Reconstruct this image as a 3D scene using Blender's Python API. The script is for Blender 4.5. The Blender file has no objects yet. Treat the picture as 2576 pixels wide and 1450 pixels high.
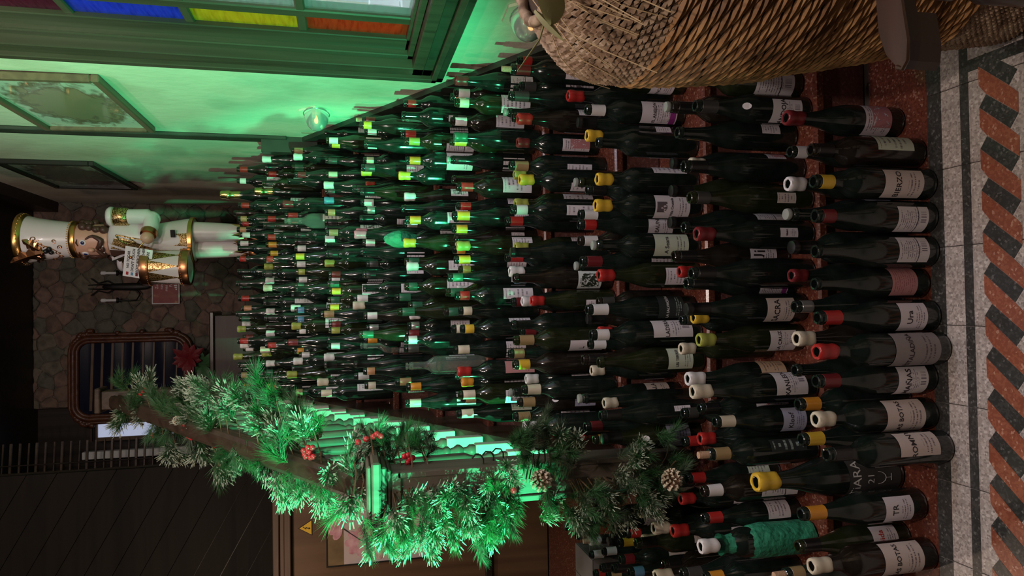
import bpy, math, random
from mathutils import Vector, Matrix
S = bpy.context.scene
C = S.collection
pi = math.pi
# ------------------------------------------------------------------ camera, world, lights
cam = bpy.data.cameras.new('camera'); camo = bpy.data.objects.new('camera', cam); C.objects.link(camo)
cam.sensor_width = 36; cam.lens = 24.602; cam.clip_start = 0.02; cam.clip_end = 60
_F = Vector((0.0196651, 0.9726836, -0.2313007)); _R = Vector((0.9996926, -0.0226225, -0.0101407)); _D = Vector((-0.0150963, -0.2310301, -0.9728295))
_M = Matrix((_D, _R, -_F)).transposed().to_4x4(); _M.translation = Vector((0, 0, 1.3163))
camo.matrix_world = _M
S.camera = camo
w = bpy.data.worlds.new('dim_room_air'); S.world = w; w.use_nodes = True
w.node_tree.nodes['Background'].inputs[0].default_value = (0.50, 0.46, 0.42, 1)
w.node_tree.nodes['Background'].inputs[1].default_value = 0.03
S.view_settings.view_transform = 'Standard'; S.view_settings.look = 'None'
S.view_settings.exposure = 0.0; S.view_settings.gamma = 1.0; S.view_settings.use_curve_mapping = False
def lamp(name, kind, loc, energy, col, target=None, **kw):
    l = bpy.data.lights.new(name, kind); l.energy = energy; l.color = col
    for a, b in kw.items(): setattr(l, a, b)
    o = bpy.data.objects.new(name, l); C.objects.link(o); o.location = loc
    if target is not None:
        o.rotation_euler = (Vector(target) - Vector(loc)).to_track_quat('-Z', 'Y').to_euler()
    return o
GREEN = (0.07, 1.0, 0.42)
def flood(loc, az, el, cone, power, blend):
    az, el = math.radians(az), math.radians(el); loc = Vector(loc)
    lamp('split_green_flood', 'SPOT', loc, power, GREEN, loc + Vector((math.cos(az) * math.cos(el), math.sin(az) * math.cos(el), math.sin(el))), spot_size=math.radians(cone), spot_blend=blend, shadow_soft_size=0.015)
flood((-1.0, .40, .95), 50, 15, 44, 640, .75)
flood((-1.3, .90, 1.0), 63, 3, 40, 480, .4)  # second head of the one green source, added to light the balusters
lamp('ceiling_lamp_warm', 'POINT', (0.10, 0.35, 2.75), 62, (1.0, 0.80, 0.70), shadow_soft_size=0.03)
lamp('ceiling_lamp_warm', 'POINT', (-0.55, 0.75, 2.95), 26, (1.0, 0.80, 0.70), shadow_soft_size=0.03)
lamp('stair_lamp_pink', 'POINT', (0.20, 1.75, 3.15), 30, (1.0, 0.80, 0.74), shadow_soft_size=0.03)
lamp('stair_lamp_pink', 'POINT', (0.32, 1.45, 3.2), 12, (1.0, 0.80, 0.74), shadow_soft_size=0.025)
lamp('panel_lamp_warm', 'POINT', (-1.75, 3.0, 2.15), 20, (1.0, .74, .55), shadow_soft_size=0.05)
lamp('stair_lamp_cool', 'POINT', (0.05, 3.3, 3.45), 5, (0.80, 0.85, 1.0), shadow_soft_size=0.03)
# ------------------------------------------------------------------ materials
def N(nt, t, **kw):
    n = nt.nodes.new(t)
    for k, v in kw.items():
        if k in n.inputs: n.inputs[k].default_value = v
        else: setattr(n, k, v)
    return n
def mat(name, col=(.5, .5, .5), rough=.5, metal=0, spec=.5, emit=None, es=0, trans=0, coat=0, sheen=0, ior=None):
    m = bpy.data.materials.new(name); m.use_nodes = True
    b = m.node_tree.nodes['Principled BSDF']
    b.inputs['Base Color'].default_value = (*col, 1); b.inputs['Roughness'].default_value = rough
    b.inputs['Metallic'].default_value = metal; b.inputs['Specular IOR Level'].default_value = spec
    b.inputs['Transmission Weight'].default_value = trans; b.inputs['Coat Weight'].default_value = coat
    if ior: b.inputs['IOR'].default_value = ior
    if emit: b.inputs['Emission Color'].default_value = (*emit, 1); b.inputs['Emission Strength'].default_value = es
    m.diffuse_color = (*col, 1)
    return m
def P(m): return m.node_tree.nodes['Principled BSDF']
def noise_col(m, cols, scale=5, detail=4, stretch=(1, 1, 1), bump=0, coord='Object', distort=0, bscale=None, pos=None):
    nt = m.node_tree; L = nt.links
    tc = N(nt, 'ShaderNodeTexCoord'); mp = N(nt, 'ShaderNodeMapping'); mp.inputs['Scale'].default_value = stretch
    L.new(tc.outputs[coord], mp.inputs[0])
    nz = N(nt, 'ShaderNodeTexNoise', Scale=scale, Detail=detail, Distortion=distort); L.new(mp.outputs[0], nz.inputs['Vector'])
    cr = N(nt, 'ShaderNodeValToRGB'); L.new(nz.outputs['Fac'], cr.inputs[0])
    el = cr.color_ramp.elements
    pos = pos or [0.3 + 0.4 * i / (len(cols) - 1) for i in range(len(cols))]
    el[0].position = pos[0]; el[0].color = (*cols[0], 1); el[1].position = pos[-1]; el[1].color = (*cols[-1], 1)
    for p_, c in zip(pos[1:-1], cols[1:-1]):
        e = el.new(p_); e.color = (*c, 1)
    L.new(cr.outputs[0], P(m).inputs['Base Color'])
    if bump:
        bp = N(nt, 'ShaderNodeBump', Strength=bump, Distance=0.01)
        if bscale:
            n2 = N(nt, 'ShaderNodeTexNoise', Scale=bscale, Detail=3); L.new(mp.outputs[0], n2.inputs['Vector']); L.new(n2.outputs['Fac'], bp.inputs['Height'])
        else: L.new(nz.outputs['Fac'], bp.inputs['Height'])
        L.new(bp.outputs[0], P(m).inputs['Normal'])
    return m
def speckle(m, cols, scale=220, base=None):
    nt = m.node_tree; L = nt.links
    tc = N(nt, 'ShaderNodeTexCoord'); v = N(nt, 'ShaderNodeTexVoronoi', Scale=scale); L.new(tc.outputs['Object'], v.inputs['Vector'])
    sp = N(nt, 'ShaderNodeSeparateColor'); L.new(v.outputs['Color'], sp.inputs[0])
    cr = N(nt, 'ShaderNodeValToRGB'); cr.color_ramp.interpolation = 'CONSTANT'; L.new(sp.outputs[0], cr.inputs[0])
    el = cr.color_ramp.elements; n = len(cols)
    el[0].position = 0; el[0].color = (*cols[0][1], 1); el[1].position = cols[1][0]; el[1].color = (*cols[1][1], 1)
    for p_, c in cols[2:]:
        e = el.new(p_); e.color = (*c, 1)
    n2 = N(nt, 'ShaderNodeTexNoise', Scale=9, Detail=4); L.new(tc.outputs['Object'], n2.inputs['Vector'])
    mx = N(nt, 'ShaderNodeMix', data_type='RGBA', blend_type='MULTIPLY'); mx.inputs[0].default_value = .55
    L.new(cr.outputs[0], mx.inputs[6]); L.new(n2.outputs['Fac'], mx.inputs[7]); L.new(mx.outputs[2], P(m).inputs['Base Color'])
    return m
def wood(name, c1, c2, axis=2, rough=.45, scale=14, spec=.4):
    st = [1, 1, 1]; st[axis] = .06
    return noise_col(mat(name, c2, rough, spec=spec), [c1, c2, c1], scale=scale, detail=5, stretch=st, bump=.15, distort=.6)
M = {}
M['plaster'] = noise_col(mat('cream_plaster', rough=.85), [(.50, .43, .33), (.66, .60, .48), (.60, .55, .44)], scale=2.2, detail=5, bump=.25, bscale=26)
M['neck_shadow'] = noise_col(mat('brown_neck_shadow', rough=.9), [(.30, .17, .12), (.46, .33, .25)], scale=18, bump=.3)  # brown tone of the cast shadows painted above the skirting
M['skirt'] = noise_col(mat('dark_green_skirting', rough=.5), [(.020, .022, .016), (.040, .042, .032)], scale=9, bump=.1)
M['stonemortar'] = noise_col(mat('dark_mortar', rough=.95), [(.085, .068, .055), (.14, .11, .09)], scale=16, bump=.4)
M['stones'] = []
for i, (a, b) in enumerate((((.11, .07, .055), (.20, .13, .10)), ((.10, .085, .065), (.19, .16, .12)), ((.13, .08, .07), (.24, .15, .12)), ((.075, .07, .055), (.14, .13, .10)))):
    M['stones'].append(noise_col(mat('rubble_stone_%d' % i, rough=.9), [a, b, a], scale=11, bump=.5, bscale=30))
M['red'] = speckle(mat('red_terrazzo', rough=.22, spec=.5), [(0, (.145, .042, .026)), (.45, (.185, .058, .034)), (.72, (.115, .032, .020)), (.9, (.30, .155, .11))])
M['riser'] = speckle(mat('maroon_riser', rough=.4), [(0, (.17, .065, .055)), (.5, (.22, .09, .075)), (.9, (.30, .16, .14))])
M['white_t'] = speckle(mat('pale_terrazzo', rough=.3), [(0, (.52, .46, .42)), (.4, (.66, .60, .55)), (.75, (.38, .33, .30)), (.92, (.80, .75, .70))])
M['dark_t'] = speckle(mat('black_terrazzo', rough=.3), [(0, (.045, .045, .042)), (.6, (.075, .075, .07)), (.94, (.16, .16, .15))])
M['rope_r'] = speckle(mat('brick_red_terrazzo', rough=.3), [(0, (.34, .10, .055)), (.5, (.42, .14, .075)), (.93, (.60, .32, .22))])
M['joint'] = mat('tile_joint', (.06, .045, .04), .9)
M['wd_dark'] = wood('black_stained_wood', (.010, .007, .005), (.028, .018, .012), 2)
M['wd_dark_y'] = wood('window_frame_wood', (.030, .020, .014), (.060, .040, .028), 1, rough=.35)
M['wd_dark_z'] = wood('window_upright_wood', (.030, .020, .014), (.060, .040, .028), 2, rough=.35)
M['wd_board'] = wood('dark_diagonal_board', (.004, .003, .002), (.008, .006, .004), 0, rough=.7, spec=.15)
M['wd_panel'] = wood('brown_panel_wood', (.085, .045, .024), (.150, .085, .045), 2, scale=5)
M['wd_trim'] = wood('walnut_trim', (.075, .045, .030), (.12, .075, .05), 0)
M['wd_post'] = wood('newel_wood', (.085, .068, .052), (.14, .115, .088), 2, rough=.5)
M['wd_rail'] = wood('rail_wood', (.035, .022, .014), (.070, .045, .03), 1, rough=.35)
M['wd_chair'] = wood('walnut_chair', (.024, .012, .007), (.048, .025, .014), 0, rough=.3, spec=.5)
M['pale_string'] = noise_col(mat('pale_stair_string', rough=.6), [(.45, .42, .36), (.60, .56, .48)], scale=8)
M['gold'] = mat('gold_paint', (.72, .42, .13), .28, 1)
M['bronze'] = mat('copper_gold', (.55, .26, .12), .3, 1)
M['iron'] = mat('black_iron', (.02, .018, .016), .45, .6)
gl = mat('gold_glitter', (.55, .33, .09), .35, 1); M['glitter'] = gl
nt = gl.node_tree; tc = N(nt, 'ShaderNodeTexCoord'); v = N(nt, 'ShaderNodeTexVoronoi', Scale=260); nt.links.new(tc.outputs['Object'], v.inputs[0])
cr = N(nt, 'ShaderNodeValToRGB'); cr.color_ramp.elements[0].color = (.16, .08, .02, 1); cr.color_ramp.elements[1].color = (1, .72, .34, 1); cr.color_ramp.elements[0].position = .3; cr.color_ramp.elements[1].position = .9
sp = N(nt, 'ShaderNodeSeparateColor'); nt.links.new(v.outputs['Color'], sp.inputs[0]); nt.links.new(sp.outputs[1], cr.inputs[0]); nt.links.new(cr.outputs[0], P(gl).inputs['Base Color'])
bp = N(nt, 'ShaderNodeBump', Strength=.7, Distance=.004); nt.links.new(sp.outputs[0], bp.inputs['Height']); nt.links.new(bp.outputs[0], P(gl).inputs['Normal'])
M['white_paint'] = mat('white_paint', (.78, .74, .74), .3, coat=.3)
M['skin'] = mat('painted_skin', (.68, .40, .29), .35)
M['brown_hair'] = mat('brown_painted_hair', (.075, .035, .025), .4)
M['black'] = mat('black_paint', (.012, .012, .014), .3)
M['blue_eye'] = mat('blue_iris', (.02, .05, .22), .2)
M['paper'] = mat('white_paper', (.82, .80, .82), .7)
M['ink'] = mat('dark_ink', (.03, .025, .03), .6)
M['ink_red'] = mat('red_ink', (.5, .03, .03), .6)
M['ink_white'] = mat('white_chalk', (.72, .72, .70), .8)
M['glass_dark'] = mat('mirror_glass', (.012, .014, .03), .06, spec=.8)
# bottle glass: thick tinted glass reads opaque; a paler noise tone stands in for green haze
def bottle_glass(name, col, haze=.012):
    m = mat(name, col, .09, spec=.75)
    nt = m.node_tree; L = nt.links
    tc = N(nt, 'ShaderNodeTexCoord'); nz = N(nt, 'ShaderNodeTexNoise', Scale=35, Detail=4); L.new(tc.outputs['Object'], nz.inputs['Vector'])
    cr = N(nt, 'ShaderNodeValToRGB'); L.new(nz.outputs['Fac'], cr.inputs[0])
    cr.color_ramp.elements[0].position = .3; cr.color_ramp.elements[0].color = (*col, 1)
    cr.color_ramp.elements[1].position = .75; cr.color_ramp.elements[1].color = (*[c + haze for c in col], 1)
    L.new(cr.outputs[0], P(m).inputs['Base Color'])
    mr = N(nt, 'ShaderNodeMapRange'); L.new(nz.outputs['Fac'], mr.inputs[0]); mr.inputs[3].default_value = .06; mr.inputs[4].default_value = .2
    L.new(mr.outputs[0], P(m).inputs['Roughness'])
    return m
M['g_black'] = bottle_glass('black_green_glass', (.004, .010, .007))
M['g_olive'] = bottle_glass('olive_green_glass', (.010, .015, .003))
M['g_brown'] = bottle_glass('dark_brown_glass', (.010, .007, .004))
M['g_clear'] = mat('pale_clear_glass', (.80, .95, .86), .03, trans=.92, ior=1.35)
M['g_mouth'] = mat('bottle_mouth_shadow', (.004, .004, .004), .3)
CAPC = dict(R=((.42, .025, .022), 'red'), D=((.17, .018, .022), 'burgundy'), W=((.76, .74, .74), 'white'), C=((.66, .60, .46), 'cream'), Y=((.72, .47, .045), 'yellow'),
            O=((.66, .28, .03), 'orange'), G=((.055, .055, .052), 'dark grey'), S=((.42, .42, .40), 'silver'), T=((.36, .25, .12), 'tan'), L=((.36, .40, .08), 'lime green'),
            g=((.03, .14, .075), 'dark green'), B=((.10, .26, .44), 'blue'), P=((.68, .22, .32), 'pink'), c=((.50, .26, .13), 'copper'), K=((.012, .012, .012), 'black'), f=((.70, .55, .20), 'gold foil'),
            X=((.3, .33, .3), 'clear'), t=((.03, .42, .22), 'green'))
for k, (c, n) in CAPC.items():
    M['cap_' + k] = mat(n.replace(' ', '_') + '_capsule', c, .35 if k not in 'Sf' else .25, 1.0 if k in 'f' else (.6 if k in 'S' else 0), coat=.2)
M['cork'] = noise_col(mat('cork', rough=.8), [(.42, .25, .15), (.62, .42, .28)], scale=300)
M['tissue'] = noise_col(mat('green_tissue_paper', rough=.6), [(.02, .20, .11), (.04, .34, .19)], scale=30, bump=.9, bscale=40)
# printed labels: UV driven lines of print, picture blotches and bar codes (flat print)
def label_mat(name, base, ink, lines=9, pic=None, bar=False, strip=None, rough=.6, top=.92):
    m = mat(name, base, rough); nt = m.node_tree; L = nt.links
    uv = N(nt, 'ShaderNodeUVMap'); sx = N(nt, 'ShaderNodeSeparateXYZ'); L.new(uv.outputs[0], sx.inputs[0])
    def math_(op, a, b=None, c=None):
        n = N(nt, 'ShaderNodeMath', operation=op)
        for i, q in enumerate((a, b, c)):
            if q is None: continue
            if isinstance(q, (int, float)): n.inputs[i].default_value = q
            else: L.new(q, n.inputs[i])
        return n.outputs[0]
    u, vv = sx.outputs[0], sx.outputs[1]
    row = math_('MULTIPLY', vv, lines)
    fr = math_('FRACT', row); fl = math_('FLOOR', row)
    cmb = N(nt, 'ShaderNodeCombineXYZ'); L.new(math_('MULTIPLY', u, 26), cmb.inputs[0]); L.new(math_('MULTIPLY', fl, 7.3), cmb.inputs[1])
    nz = N(nt, 'ShaderNodeTexNoise', Scale=1.3, Detail=2); L.new(cmb.outputs[0], nz.inputs['Vector'])
    wn = N(nt, 'ShaderNodeTexWhiteNoise', noise_dimensions='1D'); L.new(fl, wn.inputs['W'])
    half = math_('MULTIPLY_ADD', wn.outputs['Value'], .30, .14)
    inx = math_('LESS_THAN', math_('ABSOLUTE', math_('SUBTRACT', u, .5)), half)
    ink_ = math_('MULTIPLY', math_('MULTIPLY', math_('LESS_THAN', math_('ABSOLUTE', math_('SUBTRACT', fr, .5)), .20), math_('GREATER_THAN', nz.outputs['Fac'], .47)), inx)
    lo, hi = (.30, top) if bar else (.10, top)
    ink_ = math_('MULTIPLY', ink_, math_('MULTIPLY', math_('GREATER_THAN', vv, lo), math_('LESS_THAN', vv, hi)))
    if bar:
        wb = N(nt, 'ShaderNodeTexWhiteNoise', noise_dimensions='1D'); L.new(math_('FLOOR', math_('MULTIPLY', u, 70)), wb.inputs['W'])
        b_ = math_('MULTIPLY', math_('GREATER_THAN', wb.outputs['Value'], .5), math_('MULTIPLY', math_('LESS_THAN', math_('ABSOLUTE', math_('SUBTRACT', vv, .17)), .09), math_('LESS_THAN', math_('ABSOLUTE', math_('SUBTRACT', u, .62)), .2)))
        ink_ = math_('MAXIMUM', ink_, b_)
    mx = N(nt, 'ShaderNodeMix', data_type='RGBA'); mx.inputs[6].default_value = (*base, 1); mx.inputs[7].default_value = (*ink, 1)
    L.new(math_('MULTIPLY', ink_, .8), mx.inputs[0]); out = mx.outputs[2]
    if pic:
        n2 = N(nt, 'ShaderNodeTexNoise', Scale=5.5, Detail=6, Distortion=1.2); L.new(uv.outputs[0], n2.inputs['Vector'])
        x0, x1, y0, y1, th, pc = pic
        ms = math_('MULTIPLY', math_('MULTIPLY', math_('GREATER_THAN', u, x0), math_('LESS_THAN', u, x1)), math_('MULTIPLY', math_('GREATER_THAN', vv, y0), math_('LESS_THAN', vv, y1)))
        ms = math_('MULTIPLY', ms, math_('GREATER_THAN', n2.outputs['Fac'], th))
        m2 = N(nt, 'ShaderNodeMix', data_type='RGBA'); L.new(ms, m2.inputs[0]); L.new(out, m2.inputs[6]); m2.inputs[7].default_value = (*pc, 1); out = m2.outputs[2]
    if strip:
        y0, y1, sc = strip
        ms = math_('MULTIPLY', math_('GREATER_THAN', vv, y0), math_('LESS_THAN', vv, y1))
        m3 = N(nt, 'ShaderNodeMix', data_type='RGBA'); L.new(ms, m3.inputs[0]); L.new(out, m3.inputs[6]); m3.inputs[7].default_value = (*sc, 1); out = m3.outputs[2]
    L.new(out, P(m).inputs['Base Color'])
    return m
INK = (.08, .05, .09)
LAB = {
 'w': (label_mat('white_label', (.76, .71, .76), INK, 7), 'white label'),
 'b': (label_mat('white_back_label', (.72, .68, .70), INK, 15, bar=True, strip=(.335, .36, (.01, .01, .012))), 'barcoded label'),
 'c': (label_mat('cream_label', (.66, .58, .54), INK, 6), 'cream label'),
 'n': (label_mat('pale_green_label', (.60, .68, .54), INK, 7), 'pale green label'),
 'g': (label_mat('grey_label', (.30, .27, .27), (.08, .05, .06), 7), 'grey label'),
 'r': (label_mat('rose_label', (.52, .25, .25), (.30, .08, .10), 12), 'rose pink label'),
 'p': (label_mat('white_label_with_pink_map', (.74, .66, .70), INK, 12, pic=(.25, 1, 0, .72, .40, (.52, .22, .24))), 'pink map label'),
 'o': (label_mat('peach_label', (.68, .50, .34), INK, 8, bar=True), 'peach label'),
 'u': (label_mat('blue_grey_label', (.42, .44, .58), (.06, .06, .2), 8), 'blue-grey label'),
 'v': (label_mat('white_label_with_violet_band', (.72, .67, .72), INK, 16, strip=(.03, .20, (.28, .03, .24))), 'violet-banded label'),
 'd': (label_mat('dark_label', (.022, .030, .028), (.45, .55, .50), 6), 'dark label'),
 's': (label_mat('white_label_with_drawing', (.74, .68, .72), INK, 9, pic=(.2, .8, .35, .85, .50, (.12, .10, .11))), 'label with drawing'),
 'k2': (label_mat('white_label_with_black_figure', (.70, .76, .74), INK, 5, pic=(.15, .85, .10, .85, .44, (.02, .03, .015))), 'label with black figure'),
 'y': (label_mat('yellow_label', (.62, .42, .06), (.05, .03, .01), 4), 'yellow label'),
}
LAB_T = {
 'w': label_mat('white_title_label', (.76, .71, .76), INK, 11, top=.42), 'b': label_mat('white_title_back_label', (.72, .68, .70), INK, 15, bar=True, top=.52),
 'c': label_mat('cream_title_label', (.66, .58, .54), INK, 11, top=.40), 'n': label_mat('pale_green_title_label', (.60, .68, .54), INK, 11, top=.35),
 'g': label_mat('grey_title_label', (.30, .27, .27), (.08, .05, .06), 11, top=.38), 'u': label_mat('blue_grey_title_label', (.42, .44, .58), (.06, .06, .2), 11, top=.42),
 'v': label_mat('violet_title_label', (.72, .67, .72), INK, 16, strip=(.03, .20, (.28, .03, .24)), top=.6), 'd': label_mat('dark_title_label', (.022, .030, .028), (.45, .55, .50), 12, top=.35),
 's': label_mat('drawing_title_label', (.74, .68, .72), INK, 12, pic=(.3, .7, .66, .95, .42, (.12, .10, .11)), top=.30), 'r': label_mat('rose_title_label', (.52, .25, .25), (.30, .08, .10), 12, top=.4)}
# ------------------------------------------------------------------ mesh building
class MB:
    def __init__(s): s.v = []; s.f = []; s.m = []; s.uv = {}; s.mi = 0
    def add(s, vs, fs, uvs=None):
        o = len(s.v); s.v += [tuple(q) for q in vs]
        for i, f in enumerate(fs):
            if uvs: s.uv[len(s.f)] = uvs[i]
            s.f.append(tuple(o + a for a in f)); s.m.append(s.mi)
        return s
    def box(s, x0, x1, y0, y1, z0, z1, bev=0):
        if bev:
            b = bev; vs = []; fs = []
            # chamfered box: 24 vertices
            X = (x0, x1); Y = (y0, y1); Z = (z0, z1); idx = {}
            for i in (0, 1):
                for j in (0, 1):
                    for k in (0, 1):
                        sx, sy, sz = (1 - 2 * i) * b, (1 - 2 * j) * b, (1 - 2 * k) * b
                        idx[i, j, k, 0] = len(vs); vs.append((X[i], Y[j] + sy, Z[k] + sz))
                        idx[i, j, k, 1] = len(vs); vs.append((X[i] + sx, Y[j], Z[k] + sz))
                        idx[i, j, k, 2] = len(vs); vs.append((X[i] + sx, Y[j] + sy, Z[k]))
            for i in (0, 1):
                q = [idx[i, 0, 0, 0], idx[i, 1, 0, 0], idx[i, 1, 1, 0], idx[i, 0, 1, 0]]; fs.append(q if i else q[::-1])
                q = [idx[0, i, 0, 1], idx[1, i, 0, 1], idx[1, i, 1, 1], idx[0, i, 1, 1]]; fs.append(q[::-1] if i else q)
                q = [idx[0, 0, i, 2], idx[1, 0, i, 2], idx[1, 1, i, 2], idx[0, 1, i, 2]]; fs.append(q if i else q[::-1])
            for i in (0, 1):
                for j in (0, 1):
                    fs.append([idx[i, j, 0, 0], idx[i, j, 0, 1], idx[i, j, 1, 1], idx[i, j, 1, 0]])
                    fs.append([idx[i, 0, j, 0], idx[i, 0, j, 2], idx[i, 1, j, 2], idx[i, 1, j, 0]])
                    fs.append([idx[0, i, j, 1], idx[0, i, j, 2], idx[1, i, j, 2], idx[1, i, j, 1]])
                    for k in (0, 1): fs.append([idx[i, j, k, 0], idx[i, j, k, 1], idx[i, j, k, 2]])
            return s.add(vs, fs)
        return s.add([(x0, y0, z0), (x1, y0, z0), (x1, y1, z0), (x0, y1, z0), (x0, y0, z1), (x1, y0, z1), (x1, y1, z1), (x0, y1, z1)],
                     [(3, 2, 1, 0), (4, 5, 6, 7), (0, 1, 5, 4), (1, 2, 6, 5), (2, 3, 7, 6), (3, 0, 4, 7)])
    def lathe(s, prof, n=24, c=(0, 0, 0), a0=0, a1=2 * pi, caps=True, sx=1, sy=1):
        full = abs(a1 - a0 - 2 * pi) < 1e-6; m = n if full else n + 1; vs = []; fs = []
        for r, z in prof:
            for i in range(m):
                a = a0 + (a1 - a0) * i / n; vs.append((c[0] + r * sx * math.sin(a), c[1] - r * sy * math.cos(a), c[2] + z))
        for j in range(len(prof) - 1):
            for i in range(n):
                i2 = (i + 1) % m; fs.append((j * m + i, j * m + i2, (j + 1) * m + i2, (j + 1) * m + i))
        if caps and full:
            if prof[0][0] > 1e-5: fs.append(tuple(range(m))[::-1])
            if prof[-1][0] > 1e-5: fs.append(tuple((len(prof) - 1) * m + i for i in range(m)))
        return s.add(vs, fs)
    def tube(s, pts, r, n=8, closed=False):
        pts = [Vector(p_) for p_ in pts]; L = len(pts); vs = []; fs = []
        rr = r if isinstance(r, (list, tuple)) else [r] * L
        up = Vector((0, 0, 1)); prev = None
        for i, p_ in enumerate(pts):
            if closed: t = pts[(i + 1) % L] - pts[i - 1]
            else: t = pts[min(i + 1, L - 1)] - pts[max(i - 1, 0)]
            t.normalize()
            if prev is None:
                a = up if abs(t.z) < .9 else Vector((1, 0, 0)); nx = t.cross(a).normalized()
            else: nx = (prev - t * prev.dot(t)).normalized()
            prev = nx; ny = t.cross(nx)
            for k in range(n):
                a = 2 * pi * k / n; vs.append(p_ + (nx * math.cos(a) + ny * math.sin(a)) * rr[i])
        for i in range(L if closed else L - 1):
            i2 = (i + 1) % L
            for k in range(n): fs.append((i * n + k, i * n + (k + 1) % n, i2 * n + (k + 1) % n, i2 * n + k))
        if not closed: fs += [tuple(range(n))[::-1], tuple((L - 1) * n + k for k in range(n))]
        return s.add(vs, fs)
    def sphere(s, c, r, n=12, m=8, sx=1, sy=1, sz=1):
        return s.lathe([(max(r * math.sin(pi * j / m), 0), -r * sz * math.cos(pi * j / m)) for j in range(m + 1)], n, c, caps=False, sx=sx, sy=sy)
    def prism(s, poly, h0, h1, plane='xy', shrink=0):
        # poly extruded along the third axis, optional inset on the far face
        n = len(poly); cx = sum(a for a, b in poly) / n; cy = sum(b for a, b in poly) / n
        def mk(a, b, h): return (a, b, h) if plane == 'xy' else ((a, h, b) if plane == 'xz' else (h, a, b))
        vs = [mk(a, b, h0) for a, b in poly] + [mk(cx + (a - cx) * (1 - shrink), cy + (b - cy) * (1 - shrink), h1) for a, b in poly]
        fs = [tuple(range(n)), tuple(range(n, 2 * n))] + [(i, (i + 1) % n, n + (i + 1) % n, n + i) for i in range(n)]
        return s.add(vs, fs)
    def quad(s, a, b, c, d, uv=True): return s.add([a, b, c, d], [(0, 1, 2, 3)], [((0, 0), (1, 0), (1, 1), (0, 1))] if uv else None)
    def xf(s, mtx): s.v = [tuple(mtx @ Vector(q)) for q in s.v]; return s
    def mesh(s, name, mats, smooth=False):
        me = bpy.data.meshes.new(name); me.from_pydata(s.v, [], s.f)
        for m in (mats if isinstance(mats, (list, tuple)) else [mats]): me.materials.append(m)
        if max(s.m, default=0): me.polygons.foreach_set('material_index', s.m)
        if s.uv:
            ul = me.uv_layers.new(name='UVMap')
            for i, u in s.uv.items():
                ls = me.polygons[i].loop_start
                for k, q in enumerate(u): ul.data[ls + k].uv = q
        if smooth: me.polygons.foreach_set('use_smooth', [True] * len(me.polygons))
        me.validate(); 
        if smooth:
            try: me.set_sharp_from_angle(angle=math.radians(48))
            except Exception: pass
        return me
def link(name, me, parent=None, loc=(0, 0, 0), rot=(0, 0, 0)):
    o = bpy.data.objects.new(name, me); C.objects.link(o); o.location = loc; o.rotation_euler = rot
    if parent: o.parent = parent
    return o
def part(name, mb, mats, parent=None, loc=(0, 0, 0), rot=(0, 0, 0), smooth=False, label=None):
    o = link(name, mb.mesh(name, mats, smooth), parent, loc, rot)
    if label: o['label'] = label
    return o
def thing(name, label, cat, loc=(0, 0, 0), rot=(0, 0, 0), group=None):
    o = link(name, None, None, loc, rot); o['label'] = label; o['category'] = cat; o.empty_display_size = .05
    if group: o['group'] = group
    return o
def tag(o, label, cat, group=None):
    o['label'] = label; o['category'] = cat
    if group: o['group'] = group
    return o
def struct(name, mb, mats, label=None, smooth=False):
    o = part(name, mb, mats, smooth=smooth); o['kind'] = 'structure'; 
    if label: o['label'] = label
    o['category'] = name.split('_')[0]
    return o
def text_mesh(body, size, ext=0, bold=0):
    cu = bpy.data.curves.new('lettering', 'FONT'); cu.body = body; cu.size = size; cu.align_x = 'CENTER'; cu.align_y = 'CENTER'; cu.resolution_u = 2
    cu.extrude = ext; cu.offset = bold
    o = bpy.data.objects.new('lettering', cu); C.objects.link(o)
    me = bpy.data.meshes.new_from_object(o); bpy.data.objects.remove(o); me.name = 'lettering'
    return me
def lettering(body, size, m, parent, loc, rot, name='lettering', bold=0):
    me = text_mesh(body, size, .0003, bold); me.materials.clear(); me.materials.append(m)
    return link(name, me, parent, loc, rot)
# ------------------------------------------------------------------ setting
RI, GO, N1 = 0.159, 0.276, 1.530          # riser, going, first nosing
XW = 0.86                                  # right wall
def nz_(y): return RI * (1 + (y - N1) / GO)
fl = MB(); fl.box(-2.6, .86, -1.2, 6.4, -.06, -.004)
floor = struct('floor', fl, M['joint'], 'terrazzo tile floor with a rope-pattern border at the foot of the stairs')
# the border tiles, one object each; dark stripes and the rope are inlaid pieces
tw = .1760; x_j0 = .2847
tile = {}
def mk_tile(m, x0, x1, y0, y1, h=.004):
    b = MB(); b.box(x0 + .0008, x1 - .0008, y0 + .0008, y1 - .0008, -.004, h - .004, bev=.0012); return b.mesh('tile', m)
t_front = mk_tile(M['white_t'], 0, tw, 0, .239); t_back = mk_tile(M['red'], 0, tw, 0, .183)
for i in range(-14, 4):
    x = x_j0 + i * tw
    if x + tw > .87: continue
    link('tile', t_front, floor, (x, 1.108, 0))
for i in range(-7, 2):
    x = .30 + i * .35
    b = MB(); b.box(0, .35 - .001, 0, .183, -.004, 0, bev=.0012)
    link('tile', b.mesh('tile', M['red']), floor, (x, 1.3475, 0))
for j in range(1, 6):
    for i in range(-10, 4):
        x = x_j0 + i * tw
        if x + tw > .87: continue
        link('tile', t_front, floor, (x, 1.108 - j * .24, 0))
def inlay(poly, m, h=.0006):
    b = MB(); b.prism(poly, -.0005, h); return part('tile_inlay', b, m, floor)
for i in range(-14, 4):
    x = x_j0 + i * tw; xe = x + tw - .001
    if xe > .87: continue
    inlay([(x, 1.308), (xe, 1.308), (xe, 1.3465), (x, 1.3465)], M['dark_t'])
    inlay([(x, 1.236), (xe, 1.236), (xe, 1.258), (x, 1.258)], M['dark_t'])
inlay([(.482, .2), (.508, .2), (.508, 1.236), (.482, 1.236)], M['dark_t'])
ry0, rh, rp = 1.210, .089, .0884
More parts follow.
